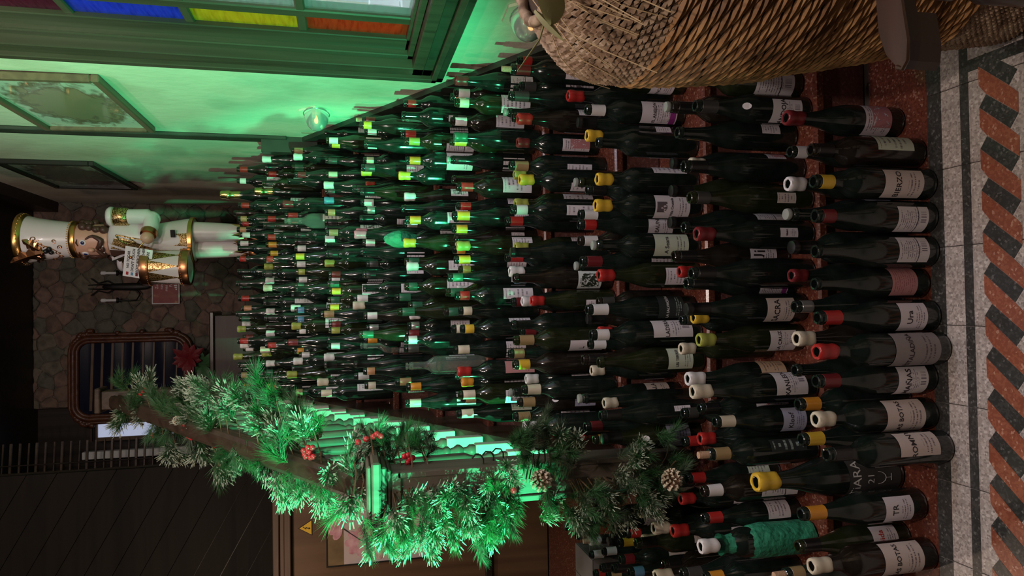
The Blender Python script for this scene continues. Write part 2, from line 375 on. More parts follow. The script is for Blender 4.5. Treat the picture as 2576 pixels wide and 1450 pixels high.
for k in range(-1, 27):
    X0 = .43 - k * rp
    def q(t, s_): return (X0 - s_ * rp, ry0 - t * rh)
    inlay([q(.19, .09), q(0, .36), q(.78, 1.05), q(.99, .75)], M['dark_t'], .0009)
    if k < 26: inlay([q(0, .37), q(0, .83), q(.19, 1.08), q(.99, 1.74), q(1, 1.28), q(.78, 1.06)], M['rope_r'], .0009)
# staircase
st = thing('staircase', 'flight of red terrazzo steps with maroon risers, covered in wine bottles', 'stairs', (0, N1, 0))
for k in range(1, 11):
    xl = -2.58 if k == 1 else -.56
    y0 = (k - 1) * GO; z = k * RI
    d = GO + .02 if k < 10 else .30
    if k == 1: d = 2.50
    b = MB(); b.box(xl, .838, y0, y0 + d, z - .03, z, bev=.006); part('step_tread', b, M['red'], st)
    b = MB(); b.box(xl, .838, y0 + .018, y0 + d, z - RI + .001, z - .031); part('riser', b, M['riser'], st)
xl = -.60
b = MB(); b.box(-2.58, .838, N1 + 9 * GO + .305, 6.34, 10 * RI - .03, 10 * RI - .0005); struct('floor_landing', b, M['red'], 'red terrazzo landing floor at the top of the stairs')
# closed string the balusters stand on
b = MB(); y0, y1 = 2.015, 4.02
b.prism([(y0 - N1, nz_(y0) - .10), (y1 - N1, nz_(y1) - .10), (y1 - N1, nz_(y1) + .125), (y0 - N1, nz_(y0) + .125)], -.535, -.475, plane='yz'); part('stair_string', b, M['wd_rail'], st)
# right wall with window opening
b = MB(); b.box(XW, XW + .12, 2.30, 6.5, 0, 3.75); b.box(XW, XW + .12, -1.2, 2.30, 0, 1.08); b.box(XW, XW + .12, -1.2, 2.30, 2.9, 3.75); b.box(XW, XW + .12, -1.2, .3, 1.08, 2.9)
struct('wall_right', b, M['plaster'], 'cream plastered wall along the stairs')
# raking dark skirting and landing skirting
b = MB(); ys = [1.2, 3.72]; dz = .105
b.prism([(ys[0], nz_(ys[0]) - .3), (ys[1], nz_(ys[1]) - .3), (ys[1], nz_(ys[1]) + dz), (ys[0], nz_(ys[0]) + dz)], .838, XW, plane='yz')
struct('baseboard_right', b, M['skirt'], 'dark painted skirting board raking up the stairs')
b = MB(); b.box(.78, XW, 3.72, 3.80, 1.45, 1.725); b.box(.835, XW, 3.8, 6.3, 1.58, 1.70)
struct('baseboard_landing', b, M['skirt'], 'dark skirting block where the stairs meet the landing')
b = MB(); b.box(.842, XW, 3.70, 3.79, 1.6, 3.62, bev=.004); struct('trim_1', b, M['skirt'], 'thin dark upright strip on the cream wall')
# bottle-neck shadows on the wall, modelled as brown bars above the skirting
b = MB()
for (y, l) in ((2.48, .05), (2.55, .04), (2.62, .03), (3.62, .05), (3.55, .03), (2.12, .03), (2.2, .04)):
    b.box(.8585, .8598, y - .008, y + .01, nz_(y) + .09, nz_(y) + .11 + l)
o = part('painted_neck_shadows', b, M['neck_shadow']); tag(o, 'row of brown painted bottle-neck shadows on the wall just above the skirting', 'marks'); o['kind'] = 'stuff'
# back rubble wall
b = MB(); b.box(-.80, .86, 6.345, 6.46, 1.2, 3.75); wb = struct('wall_back', b, M['stonemortar'], 'rubble stone wall behind the landing')
rnd = random.Random(11)
pts = []
for _ in range(6000):
    q = (rnd.uniform(-.86, .92), rnd.uniform(1.6, 3.80)); dmin = .09 if rnd.random() < .4 else .17
    if all((q[0] - a[0]) ** 2 + (q[1] - a[1]) ** 2 > dmin * dmin for a in pts): pts.append(q)
def clip(poly, a, b_):
    mx_, my_ = (a[0] + b_[0]) / 2, (a[1] + b_[1]) / 2; nx_, ny_ = b_[0] - a[0], b_[1] - a[1]; out = []
    for i in range(len(poly)):
        p0, p1 = poly[i], poly[(i + 1) % len(poly)]
        d0 = (p0[0] - mx_) * nx_ + (p0[1] - my_) * ny_; d1 = (p1[0] - mx_) * nx_ + (p1[1] - my_) * ny_
        if d0 <= 0: out.append(p0)
        if d0 * d1 < 0: t = d0 / (d0 - d1); out.append((p0[0] + (p1[0] - p0[0]) * t, p0[1] + (p1[1] - p0[1]) * t))
    return out
for a in pts:
    poly = [(-.80, 1.6), (.86, 1.6), (.86, 3.75), (-.80, 3.75)]
    for c in sorted(pts, key=lambda c: (c[0] - a[0]) ** 2 + (c[1] - a[1]) ** 2)[1:16]:
        poly = clip(poly, a, c)
        if len(poly) < 3: break
    if len(poly) < 3: continue
    # round the outline a little, inset for the joint
    n = len(poly); cx = sum(q[0] for q in poly) / n; cy = sum(q[1] for q in poly) / n
    pp = []
    for i in range(n):
        p0, p1 = poly[i], poly[(i + 1) % n]
        for t in (.12, .5, .88):
            X, Y = p0[0] + (p1[0] - p0[0]) * t + rnd.uniform(-.006, .006), p0[1] + (p1[1] - p0[1]) * t + rnd.uniform(-.006, .006)
            j = 1 - .022 + rnd.uniform(-.02, .018); pp.append((cx + (X - cx) * j, cy + (Y - cy) * j))
    sb = MB(); dpt = rnd.uniform(.006, .022); sb.prism(pp, 6.347, 6.345 - dpt * .6, plane='xz', shrink=.02)
    m_ = len(pp); sb.add([(x, 6.345 - dpt * .6, z) for x, z in [(cx + (a_ - cx) * .98, cy + (b_ - cy) * .98) for a_, b_ in pp]] + [(cx + (a_ - cx) * .82, 6.345 - dpt, cy + (b_ - cy) * .82) for a_, b_ in pp],
           [(i, (i + 1) % m_, m_ + (i + 1) % m_, m_ + i) for i in range(m_)] + [tuple(range(m_, 2 * m_))])
    part('stone', sb, rnd.choice(M['stones']), wb)
b = MB(); b.box(-2.6, .86, -1.2, 6.5, 3.75, 3.85)
for i in range(6): b.box(-2.6, .86, .4 + i * 1.0, .52 + i * 1.0, 3.66, 3.75)
b.box(.78, .86, 1.0, 6.4, 3.57, 3.75)
struct('ceiling', b, M['wd_dark'], 'black stained beamed ceiling')
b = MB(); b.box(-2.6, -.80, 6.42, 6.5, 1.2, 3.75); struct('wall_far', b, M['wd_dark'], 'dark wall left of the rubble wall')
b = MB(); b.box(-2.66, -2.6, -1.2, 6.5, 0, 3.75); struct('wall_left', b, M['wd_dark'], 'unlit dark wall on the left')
# diagonal boarding above the panelled wall, one board after another
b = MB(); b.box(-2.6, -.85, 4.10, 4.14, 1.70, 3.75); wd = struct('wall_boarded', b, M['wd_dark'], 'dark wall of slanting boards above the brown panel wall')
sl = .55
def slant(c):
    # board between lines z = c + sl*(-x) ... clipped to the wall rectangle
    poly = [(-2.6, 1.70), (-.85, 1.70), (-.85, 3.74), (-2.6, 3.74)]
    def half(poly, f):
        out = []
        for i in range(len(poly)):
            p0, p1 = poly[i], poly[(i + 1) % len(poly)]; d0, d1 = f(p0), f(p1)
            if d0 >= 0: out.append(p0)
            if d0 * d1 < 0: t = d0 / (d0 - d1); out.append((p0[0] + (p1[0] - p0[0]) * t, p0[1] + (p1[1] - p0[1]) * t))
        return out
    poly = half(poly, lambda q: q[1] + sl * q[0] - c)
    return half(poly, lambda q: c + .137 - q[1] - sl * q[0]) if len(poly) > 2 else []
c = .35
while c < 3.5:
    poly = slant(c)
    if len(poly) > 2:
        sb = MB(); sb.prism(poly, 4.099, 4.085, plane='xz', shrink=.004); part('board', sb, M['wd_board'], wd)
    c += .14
# brown panelled wall left of the stairs
b = MB(); b.box(-2.6, -.56, 4.05, 4.10, .159, 1.56); b.box(-2.6, -.80, 4.05, 4.14, 1.56, 1.712); struct('wall_panel', b, M['wd_panel'], 'brown wood-panelled wall left of the stairs')
b = MB()
for (a_, c_, d_) in ((1.682, 1.714, .040), (1.655, 1.682, .024), (1.622, 1.655, .034)): b.box(-2.6, -.80, 4.05 - d_, 4.05, a_, c_, bev=.004)
struct('trim_2', b, M['wd_trim'], 'walnut moulding along the top of the brown panel wall')
b = MB(); b.box(-2.6, -.56, 4.025, 4.05, .50, .54, bev=.004); struct('trim_3', b, M['wd_dark'], 'dark rail low on the brown panel wall')
# window in the right wall: moulded frame, muntins, coloured glass with grey room behind
wn = MB()
yl, zb = 2.595, .957
for (w0, w1, xo) in ((0, .05, .035), (.05, .085, .055), (.085, .15, .04), (.15, .215, .062), (.215, .25, .03)):
    wn.box(XW - xo, XW + .06, yl - w1, yl - w0, zb + w0 * .6, 2.95, bev=.003)
    wn.box(XW - xo, XW + .06, .35, yl - w0, zb + w0 * .6, zb + w1 * .6, bev=.003)
wn.box(XW - .025, XW + .06, 2.34, 2.59, .965, 2.95); wn.box(XW - .025, XW + .06, .35, 2.59, .965, 1.105)
window = struct('window_1', wn, M['wd_dark_z'], 'dark moulded window with coloured glass over the stairs')
b = MB(); b.box(XW - .012, XW + .05, 2.253, 2.345, 1.10, 2.95, bev=.003); b.box(XW - .012, XW + .05, .35, 2.345, 1.02, 1.118, bev=.003); part('sash', b, M['wd_dark_z'], window)
zs = [1.120, 1.437, 1.763, 2.089, 2.415, 2.74]
b = MB(); b.box(XW - .006, XW + .03, 2.098, 2.145, 1.11, 2.9, bev=.004)
part('muntin', b, M['wd_dark_z'], window)
b = MB(); b.box(XW - .006, XW + .03, 1.40, 1.44, 1.11, 2.9, bev=.004); part('muntin', b, M['wd_dark_z'], window)
for z in zs[1:]:
    b = MB(); b.box(XW - .004, XW + .03, .4, 2.255, z - .014, z + .014, bev=.004); part('muntin', b, M['wd_dark_y'], window)
def pane_mat(name, col, tint, fac=.45):
    m = bpy.data.materials.new(name); m.use_nodes = True; nt = m.node_tree; L = nt.links
    p_ = P(m); out = nt.nodes['Material Output']
    noise_col(m, [tuple(c * .55 for c in col), col, tuple(min(1, c * 1.25) for c in col)], scale=14, detail=7, stretch=(1, 1, 7), bump=.3)
    p_.inputs['Roughness'].default_value = .2
    tr = N(nt, 'ShaderNodeBsdfTranslucent'); tr.inputs[0].default_value = (*col, 1)
    tp = N(nt, 'ShaderNodeBsdfTransparent'); tp.inputs[0].default_value = (*tint, 1)
    m1 = N(nt, 'ShaderNodeMixShader'); m1.inputs[0].default_value = .5; L.new(p_.outputs[0], m1.inputs[1]); L.new(tr.outputs[0], m1.inputs[2])
    m2 = N(nt, 'ShaderNodeMixShader'); m2.inputs[0].default_value = fac; L.new(m1.outputs[0], m2.inputs[1]); L.new(tp.outputs[0], m2.inputs[2])
    L.new(m2.outputs[0], out.inputs[0]); m.diffuse_color = (*col, 1)
    return m
PC = [('red', (.72, .07, .025), (.75, .05, .02)), ('yellow', (.72, .48, .03), (.85, .5, .02)), ('blue', (.06, .07, .62), (.03, .05, .8)), ('maroon', (.16, .02, .06), (.25, .02, .06)), ('red', (.72, .07, .025), (.75, .05, .02))]
for i, (n, c, t) in enumerate(PC):
    b = MB(); b.box(XW + .004, XW + .009, 2.143, 2.256, zs[i] - .004, zs[i + 1] + .004)
    part('pane', b, pane_mat(n + '_stained_glass_%d' % i, c, t, .5), window, label=n + ' stained glass pane')
clear = pane_mat('dusty_clear_glass', (.42, .42, .45), (.95, .95, 1), .72)
for i in range(5):
    b = MB(); b.box(XW + .004, XW + .009, 1.42, 2.10, zs[i] - .004, zs[i + 1] + .004); part('pane', b, clear, window)
    b = MB(); b.box(XW + .004, XW + .009, .40, 1.42, zs[i] - .004, zs[i + 1] + .004); part('pane', b, clear, window)
b = MB(); b.box(1.32, 1.36, -.2, 2.6, .9, 3.1); b.box(XW + .12, 1.36, 2.56, 2.6, .9, 3.1); b.box(XW + .12, 1.36, -.2, 2.6, .88, .92)
b.box(XW + .12, 1.36, -.2, -.16, .9, 3.1); b.box(XW + .12, 1.36, -.2, 2.6, 3.06, 3.1)
struct('wall_beyond', b, mat('pale_grey_wall', (.62, .62, .66), .8), 'pale grey wall of the room seen through the window')
lamp('room_beyond_lamp', 'AREA', (1.15, 1.4, 3.0), 46, (.86, .90, 1.0), (1.12, 1.6, 1.4), size=.3)
# power strip behind the clear glass
t = thing('power_strip', 'white four-socket power strip seen through the lowest clear pane', 'power strip', (1.315, 2.62, 1.20))
t.location = (.955, 2.245, 1.184)
t.rotation_euler = (0, 0, 0)
# stands on a small ledge behind the window
b = MB(); b.box(-.012, .012, -.016, .016, -.046, .052, bev=.004); part('housing', b, M['paper'], t)
for i in range(4):
    b = MB(); b.lathe([(.0, 0), (.009, 0), (.009, .002), (.0065, .002), (.0065, -.004), (0, -.004)], 16)
    part('socket', b, M['skirt'] if i == 2 else M['cap_S'], t, (-.0125, 0, -.033 + i * .024), (0, -pi / 2, 0), smooth=True)
b = MB(); b.box(XW + .02, 1.32, 2.15, 2.30, 1.115, 1.137); struct('trim_4', b, M['paper'], 'pale ledge behind the window')
# ------------------------------------------------------------------ newel, balusters, handrail
t = thing('newel_post', 'square wooden newel post with moulded cap, wrapped in pine garland', 'newel post', (-.503, 1.955, 2 * RI))
h = 1.262 - 2 * RI
b = MB(); b.box(-.052, .052, -.055, .055, 0, h - .03, bev=.004); part('post', b, M['wd_post'], t)
b = MB()
for sx in (-1, 1): b.box(sx * .044 - .008, sx * .044 + .008, -.062, -.054, .12, h - .075, bev=.002)
b.box(-.052, .052, -.062, -.054, h - .085, h - .06, bev=.002); b.box(-.052, .052, -.062, -.054, .10, .125, bev=.002)
part('face_moulding', b, M['wd_post'], t)
b = MB()
for (e, z0, z1) in ((.010, h - .058, h - .046), (.020, h - .046, h - .030), (.036, h - .030, h - .006), (.026, h - .006, h + .006)): b.box(-.052 - e, .052 + e, -.055 - e, .055 + e, z0, z1, bev=.005)
part('cap', b, M['wd_post'], t)
b = MB()
for i, (yy, s_) in enumerate(((-.03, 1), (.0, .8), (.03, .9))):
    b.tube([(.053, yy, .63 - i * .035), (.066, yy, .63 - i * .035), (.078, yy, .637 - i * .035), (.08, yy, .652 - i * .035), (.070, yy, .662 - i * .035)], .0022, 6)
part('hook', b, M['iron'], t, smooth=True)
bal_b = MB(); bal_b.box(-.021, .021, -.021, .021, 0, .13, bev=.002); m_block = bal_b.mesh('base_block', M['pale_string'])
b = MB(); b.lathe([(.016, .13), (.020, .135), (.020, .15), (.013, .158), (.011, .170), (.021, .182), (.022, .192), (.013, .205), (.010, .215), (.0175, .222), (.018, .232), (.012, .240), (.015, .25), (.023, .27), (.0215, .34), (.018, .46), (.0135, .56), (.012, .60), (.016, .61), (.016, .62), (.012, .63)], 14)
m_turn = b.mesh('turned_shaft', M['wd_post'], True)
b = MB(); b.box(-.019, .019, -.019, .019, .63, .74, bev=.002); m_top = b.mesh('top_block', M['wd_post'])
y = 2.085; i = 0
ordn = ['first', 'second', 'third', 'fourth', 'fifth', 'sixth', 'seventh', 'eighth', 'ninth', 'tenth', 'eleventh', 'twelfth', 'thirteenth', 'fourteenth', 'fifteenth', 'sixteenth', 'seventeenth', 'eighteenth', 'nineteenth', 'twentieth', '21st', '22nd', '23rd', '24th', '25th', '26th', '27th', '28th', '29th', '30th', '31st', '32nd', '33rd', '34th', '35th', '36th', '37th', '38th', '39th', '40th']
while y < 4.0:
    t = thing('baluster', 'turned wooden baluster on pale square block, %s behind the newel post' % ordn[i], 'baluster', (-.503, y, nz_(y) + .125), group='turned balusters on the stair string')
    link('base_block', m_block, t); link('turned_shaft', m_turn, t); link('top_block', m_top, t)
    y += .138; i += 1
b = MB(); y0, y1 = 2.0, 4.12; hz = .835
prof = [(-.037, 0), (-.037, .012), (-.030, .02), (-.037, .03), (-.034, .048), (-.02, .058), (.02, .058), (.034, .048), (.037, .03), (.030, .02), (.037, .012), (.037, 0)]
vs = [(x, y0, nz_(y0) + hz + z) for x, z in prof] + [(x, y1, nz_(y1) + hz + z) for x, z in prof]; n = len(prof)
b.add(vs, [(i, (i + 1) % n, n + (i + 1) % n, n + i) for i in range(n)] + [tuple(range(n)), tuple(range(n, 2 * n))])
o = part('handrail', b, M['wd_rail'], loc=(-.503, 0, 0)); tag(o, 'dark moulded wooden handrail rising along the left of the stairs', 'handrail')
t = thing('top_newel_post', 'dark newel post at the top of the stairs behind the garland', 'newel post', (-.503, 4.26, 10 * RI))
b = MB(); b.box(-.05, .05, -.05, .05, 0, 1.02, bev=.004); part('post', b, M['wd_rail'], t)
b = MB(); b.box(-.068, .068, -.068, .068, 1.02, 1.05, bev=.006); part('cap', b, M['wd_rail'], t)
# ------------------------------------------------------------------ garlands
rnd = random.Random(21)
M['needle'] = mat('pine_needle_green', (.045, .14, .045), .5)
M['needle2'] = mat('dull_pine_needle', (.07, .115, .06), .55)
M['frost'] = mat('frosted_needle_tip', (.42, .47, .36), .6)
M['twig'] = mat('brown_twig', (.14, .085, .04), .8)
M['berry'] = mat('red_berry', (.55, .02, .03), .2, coat=.5)
M['cone'] = mat('pine_cone_scale', (.20, .11, .06), .6)
M['conetip'] = mat('whitened_cone_tip', (.62, .55, .40), .6)
def sprig_mesh(frost, seed, nn=120):
    r_ = random.Random(seed); b = MB(); L = .070
    b.mi = 1; b.tube([(0, 0, 0), (0, 0, L)], [.0016, .0008], 4)
    for i in range(nn):
        t_ = (i / nn); z = L * t_ * .98; a = r_.uniform(0, 2 * pi); el = math.radians(r_.uniform(18, 62)) * (1 - .55 * t_) + .08
        ln = r_.uniform(.036, .060); d = Vector((math.cos(a) * math.sin(el), math.sin(a) * math.sin(el), math.cos(el)))
        s_ = Vector((-math.sin(a), math.cos(a), 0)); u_ = d.cross(s_); wd_ = .00085
        p0 = Vector((0, 0, z)); p1 = p0 + d * ln
        b.mi = 0; b.add([p0 + s_ * wd_, p0 - s_ * wd_ * .5 + u_ * wd_, p0 - s_ * wd_ * .5 - u_ * wd_, p1], [(0, 1, 3), (1, 2, 3), (2, 0, 3)])
        if frost and r_.random() < .42:
            q0 = p0 + d * ln * .72; wd_ = .0021; b.mi = 2
            b.add([q0 + s_ * wd_, q0 - s_ * wd_ * .5 + u_ * wd_, q0 - s_ * wd_ * .5 - u_ * wd_, p1 + d * .002 + s_ * wd_ * .6, p1 + d * .002 - s_ * wd_ * .6], [(0, 1, 4, 3), (1, 2, 4), (2, 0, 3, 4), (0, 2, 1)])
    return b.mesh('pine_sprig', [M['needle'] if seed % 2 else M['needle2'], M['twig'], M['frost']])
SP = [[sprig_mesh(False, s_) for s_ in (1, 2, 3)], [sprig_mesh(True, s_) for s_ in (4, 5, 7)]]
G = {'r': thing('pine_garland', 'artificial pine garland with red berries wound along the handrail', 'garland', (-.5, 3.0, 1.85)),
     'p': thing('pine_garland', 'artificial pine garland with frosted tips wound around the newel post', 'garland', (-.5, 1.85, .9))}
tufts = [["r",-0.379,3.809,2.373,0],["r",-0.397,3.579,2.231,1],["r",-0.36,3.435,2.157,0],["r",-0.505,3.929,2.402,0],["r",-0.505,3.717,2.28,0],["r",-0.592,4.074,2.471,1],["r",-0.453,3.29,2.066,0],["r",-0.544,3.531,2.168,0],["r",-0.624,3.4,2.058,1],["r",-0.36,3.111,1.971,1],["r",-0.39,3.111,1.955,0],["r",-0.448,3.08,1.942,1],["r",-0.348,2.912,1.863,1],["r",-0.321,2.804,1.815,1],["r",-0.316,2.752,1.778,0],["r",-0.352,2.667,1.716,1],["r",-0.324,2.514,1.655,0],["r",-0.35,2.525,1.647,0],["r",-0.28,2.422,1.604,0],["r",-0.331,2.447,1.582,0],["r",-0.303,2.339,1.534,0],["r",-0.387,2.468,1.604,1],["r",-0.347,2.407,1.559,0],["r",-0.474,2.907,1.834,1],["r",-0.511,2.913,1.813,0],["r",-0.629,2.927,1.802,1],["r",-0.544,2.781,1.745,0],["r",-0.515,2.781,1.727,0],["r",-0.557,2.662,1.666,0],["r",-0.519,2.513,1.591,0],["r",-0.556,2.569,1.587,1],["r",-0.412,2.369,1.516,1],["r",-0.378,2.214,1.456,0],["r",-0.336,2.237,1.457,0],["r",-0.345,2.15,1.42,0],["r",-0.45,2.423,1.543,0],["r",-0.443,2.304,1.492,0],["r",-0.513,2.467,1.541,0],["r",-0.52,2.259,1.426,1],["r",-0.579,2.37,1.464,1],["r",-0.534,2.232,1.398,0],["r",-0.505,2.096,1.351,0],["r",-0.597,2.235,1.402,1],["r",-0.511,2.072,1.339,0],["r",-0.535,2.019,1.303,1],["r",-0.578,2.407,1.517,1],["r",-0.444,2.952,1.864,0],["r",-0.444,2.884,1.815,0],["r",-0.577,3.464,2.131,0],["r",-0.541,3.342,2.053,0],["r",-0.448,3.746,2.324,0],["r",-0.393,3.354,2.113,0],["r",-0.391,2.774,1.761,0],["r",-0.571,3.137,1.93,0],["r",-0.529,2.689,1.686,0],["r",-0.511,2.583,1.625,0],["r",-0.55,2.191,1.376,0],["r",-0.524,2.323,1.485,0],["r",-0.511,2.087,1.316,0],["p",-0.35,2.022,1.255,0],["p",-0.398,2.08,1.219,0],["p",-0.384,2.088,1.182,0],["p",-0.374,2.021,1.152,0],["p",-0.405,2.083,1.111,0],["p",-0.429,2.049,1.192,0],["p",-0.431,2.066,1.22,0],["p",-0.416,2.021,1.303,1],["p",-0.456,2.024,1.283,1],["p",-0.414,2.034,1.105,0],["p",-0.393,2.096,1.232,0],["p",-0.411,2.036,1.158,0],["p",-0.566,1.853,1.254,0],["p",-0.584,1.865,1.231,1],["p",-0.593,1.866,1.199,1],["p",-0.558,1.824,1.171,0],["p",-0.529,1.825,1.139,0],["p",-0.518,1.837,1.124,1],["p",-0.608,1.854,1.137,1],["p",-0.543,1.808,1.103,0],["p",-0.575,1.852,1.071,0],["p",-0.546,1.856,1.038,0],["p",-0.514,1.86,1.053,1],["p",-0.549,1.803,1.014,0],["p",-0.537,1.866,0.986,0],["p",-0.569,1.806,0.981,0],["p",-0.602,1.824,0.961,0],["p",-0.567,1.843,0.94,0],["p",-0.542,1.864,0.912,1],["p",-0.564,1.824,0.911,0],["p",-0.554,1.865,0.888,0],["p",-0.485,1.838,0.92,1],["p",-0.456,1.822,0.91,1],["p",-0.572,1.822,1.108,1],["p",-0.579,1.812,1.029,0],["p",-0.572,1.805,1.157,0],["p",-0.523,1.81,1.092,0],["p",-0.557,1.848,0.966,0],["p",-0.34,1.87,0.754,0],["p",-0.34,1.82,0.816,0],["p",-0.368,1.813,0.732,1],["p",-0.393,1.869,0.834,0],["p",-0.406,1.842,0.78,0],["p",-0.374,1.834,0.797,0],["p",-0.426,1.824,0.858,0],["p",-0.413,1.846,0.825,0],["p",-0.407,1.86,0.717,1],["p",-0.559,1.837,0.784,1],["p",-0.545,1.835,0.799,0],["p",-0.532,1.773,0.68,0],["p",-0.526,1.825,0.63,0],["p",-0.581,1.812,0.711,0],["p",-0.609,1.8,0.688,0],["p",-0.571,1.82,0.683,0],["p",-0.561,1.778,0.655,0],["p",-0.59,1.814,0.619,0],["p",-0.621,1.827,0.579,1],["p",-0.518,1.808,0.556,0],["p",-0.424,1.817,0.55,1],["p",-0.409,1.776,0.519,0],["p",-0.388,1.796,0.444,0],["p",-0.445,1.779,0.438,0],["p",-0.466,1.821,0.484,0],["p",-0.53,1.788,0.533,0],["p",-0.536,1.797,0.48,1],["p",-0.543,1.83,0.431,0],["p",-0.48,1.821,0.417,0],["p",-0.513,1.829,0.498,0],["p",-0.499,1.797,0.576,1],["p",-0.527,1.799,0.608,0],["p",-0.568,1.814,0.512,1],["p",-0.443,1.799,0.536,1],["p",-0.362,1.827,0.863,0],["p",-0.43,1.834,0.751,0],["p",-0.548,1.819,0.708,0],["p",-0.585,1.793,0.699,0]]
def dirn(v, a=Vector((0, 0, 1))): return Vector(v).normalized().to_track_quat('Z', 'Y').to_euler()
for k, x, y, z, f in tufts:
    g_ = G[k]; base = Vector(g_.location); ctr = Vector((x, y, z))
    core = Vector((-.503, y, nz_(y) + .87)) if k == 'r' else Vector((-.503, 1.95, z))
    out = (ctr - core); out = out.normalized() if out.length > .01 else Vector((0, -1, 0))
    if k == 'p' and x < -.56 and z > .72: out = Vector((-1.3, -.25, 0)); ctr = ctr + Vector((-.018, 0, 0))
    for j in range(4):
        d = out + Vector((rnd.uniform(-.8, .8), rnd.uniform(-.9, .5), rnd.uniform(-.8, .8))) + Vector((0, -.35, 0)); d.normalize()
        pos = ctr - d * .034 + Vector((rnd.uniform(-.03, .03), rnd.uniform(-.03, .03), rnd.uniform(-.03, .03)))
        o = link('pine_sprig', rnd.choice(SP[1 if (f and j == 0) or (f and rnd.random() < .6) or rnd.random() < .15 else 0]), g_, pos - base, dirn(d)); s_ = rnd.uniform(.85, 1.1) * (1.06 if k == 'r' else .76); o.scale = (s_, s_, s_)
# vines joining the sprigs
for k in G:
    base = Vector(G[k].location); pts_ = [Vector(q[1:4]) for q in tufts if q[0] == k]; b = MB()
    if k == 'r': pts_.sort(key=lambda q: -q.y)
    last = None
    for q in pts_:
        near = min((p_ for p_ in pts_ if p_ is not q and (last is None or True)), key=lambda p_: (p_ - q).length)
        core = Vector((-.503 - .03, q.y, nz_(q.y) + .87)) if k == 'r' else Vector((-.503, 1.89, q.z))
        b.tube([q - base, (q + core) / 2 - base + Vector((0, 0, -.01)), core - base], .0022, 5)
    part('vine', b, M['twig'], G[k], smooth=True)
b = MB(); b.sphere((0, 0, 0), .0088, 12, 8); m_berry = b.mesh('berry', M['berry'], True)
for x, y, z in [[-0.387,3.525,2.226],[-0.373,3.484,2.207],[-0.403,3.573,2.249],[-0.313,2.927,1.903],[-0.487,3.124,1.966],[-0.509,3.145,1.973],[-0.513,3.129,1.962],[-0.527,3.133,1.961],[-0.536,3.12,1.95],[-0.538,3.095,1.936],[-0.525,3.167,1.98],[-0.554,2.822,1.773],[-0.42,2.153,1.429],[-0.435,2.184,1.443],[-0.453,2.184,1.437],[-0.435,2.151,1.423],[-0.416,2.127,1.415],[-0.445,2.138,1.413],[-0.451,2.158,1.422],[-0.446,2.186,1.44],[-0.433,2.16,1.428],[-0.595,3.589,2.204],[-0.604,3.573,2.192],[-0.533,2.861,1.801],[-0.373,1.98,1.265],[-0.361,1.98,1.236],[-0.367,1.98,1.245],[-0.38,1.98,1.287],[-0.367,1.98,1.226],[-0.427,1.98,1.161],[-0.425,1.98,1.151],[-0.433,1.98,1.139],[-0.445,1.98,1.152],[-0.435,1.98,1.147],[-0.496,1.8,0.892],[-0.379,1.85,0.68],[-0.385,1.85,0.7]]:
    g_ = G['r' if y > 2.02 else 'p']; link('berry', m_berry, g_, Vector((x, y, z)) - Vector(g_.location))
def cone_mesh():
    b = MB(); 
    for j in range(7):
        z = j * .007; R_ = [.020, .026, .028, .026, .022, .016, .008][j]; n_ = [8, 10, 10, 9, 8, 6, 4][j]
        for i in range(n_):
            a = 2 * pi * i / n_ + j * .37; c_, s_ = math.cos(a), math.sin(a)
            b.mi = 0; p0 = (c_ * .003, s_ * .003, z); p1 = (c_ * R_ - s_ * .006, s_ * R_ + c_ * .006, z + .006); p2 = (c_ * R_ + s_ * .006, s_ * R_ - c_ * .006, z + .006); p3 = (c_ * (R_ + .004), s_ * (R_ + .004), z + .010); p4 = (c_ * R_ * .8, s_ * R_ * .8, z + .011)
            b.add([p0, p1, p2, p4], [(0, 2, 1), (0, 1, 3), (0, 3, 2)]); b.mi = 1; b.add([p1, p2, p3, p4], [(0, 1, 2), (0, 2, 3), (2, 1, 3)])
    return b.mesh('pine_cone', [M['cone'], M['conetip']])
m_cone = cone_mesh()
for x, y, z, s_ in [[-0.476, 3.2, 2.006, 0.022], [-0.398, 2.3, 1.418, 0.03], [-0.476, 1.82, 0.817, 0.032], [-0.478, 1.74, 0.48, 0.032]]:
    g_ = G['r' if y > 2.02 else 'p']; o = link('pine_cone', m_cone, g_, Vector((x, y, z)) - Vector(g_.location), (pi / 2, .4, 0)); o.scale = (s_ / .032,) * 3
b = MB()
for (p0, p1) in (((-.52, 1.80, .62), (-.545, 1.80, .40)), ((-.50, 1.80, .55), (-.53, 1.81, .46))):
    b.tube([p0, ((p0[0] + p1[0]) / 2 + .02, p0[1] - .01, (p0[2] + p1[2]) / 2), p1], .0022, 6)
b.v = [tuple(Vector(q) - Vector(G['p'].location)) for q in b.v]; part('light_cord', b, M['cap_g'], G['p'], smooth=True)
# ------------------------------------------------------------------ bottles
PB = [(0, .004), (.020, .001), (.033, 0), (.0368, .004), (.0375, .011), (.0375, .140), (.0368, .152), (.0330, .172), (.0265, .194), (.0205, .214), (.0168, .235), (.0150, .255), (.0142, .284), (.0157, .285), (.0160, .2915), (.0146, .293), (.0147, .2985), (.0130, .300), (.0098, .299), (.0096, .284)]
PX = [(0, .004), (.020, .001), (.033, 0), (.0362, .004), (.0370, .011), (.0370, .186), (.0358, .197), (.0310, .209), (.0240, .219), (.0180, .228), (.0155, .238), (.0147, .25), (.0142, .284), (.0157, .285), (.0160, .2915), (.0146, .293), (.0147, .2985), (.0130, .300), (.0098, .299), (.0096, .284)]
def bottle_mesh(prof, g, n):
    b = MB(); b.lathe(prof, n, caps=False)
    b.mi = 1; r_, z_ = prof[-1]; b.lathe([(r_, z_), (0, z_)], n, caps=False)
    return b.mesh('wine_bottle', [g, M['g_mouth']], True)
GL = {'k': M['g_black'], 'o': M['g_olive'], 'n': M['g_brown'], 'x': M['g_clear']}
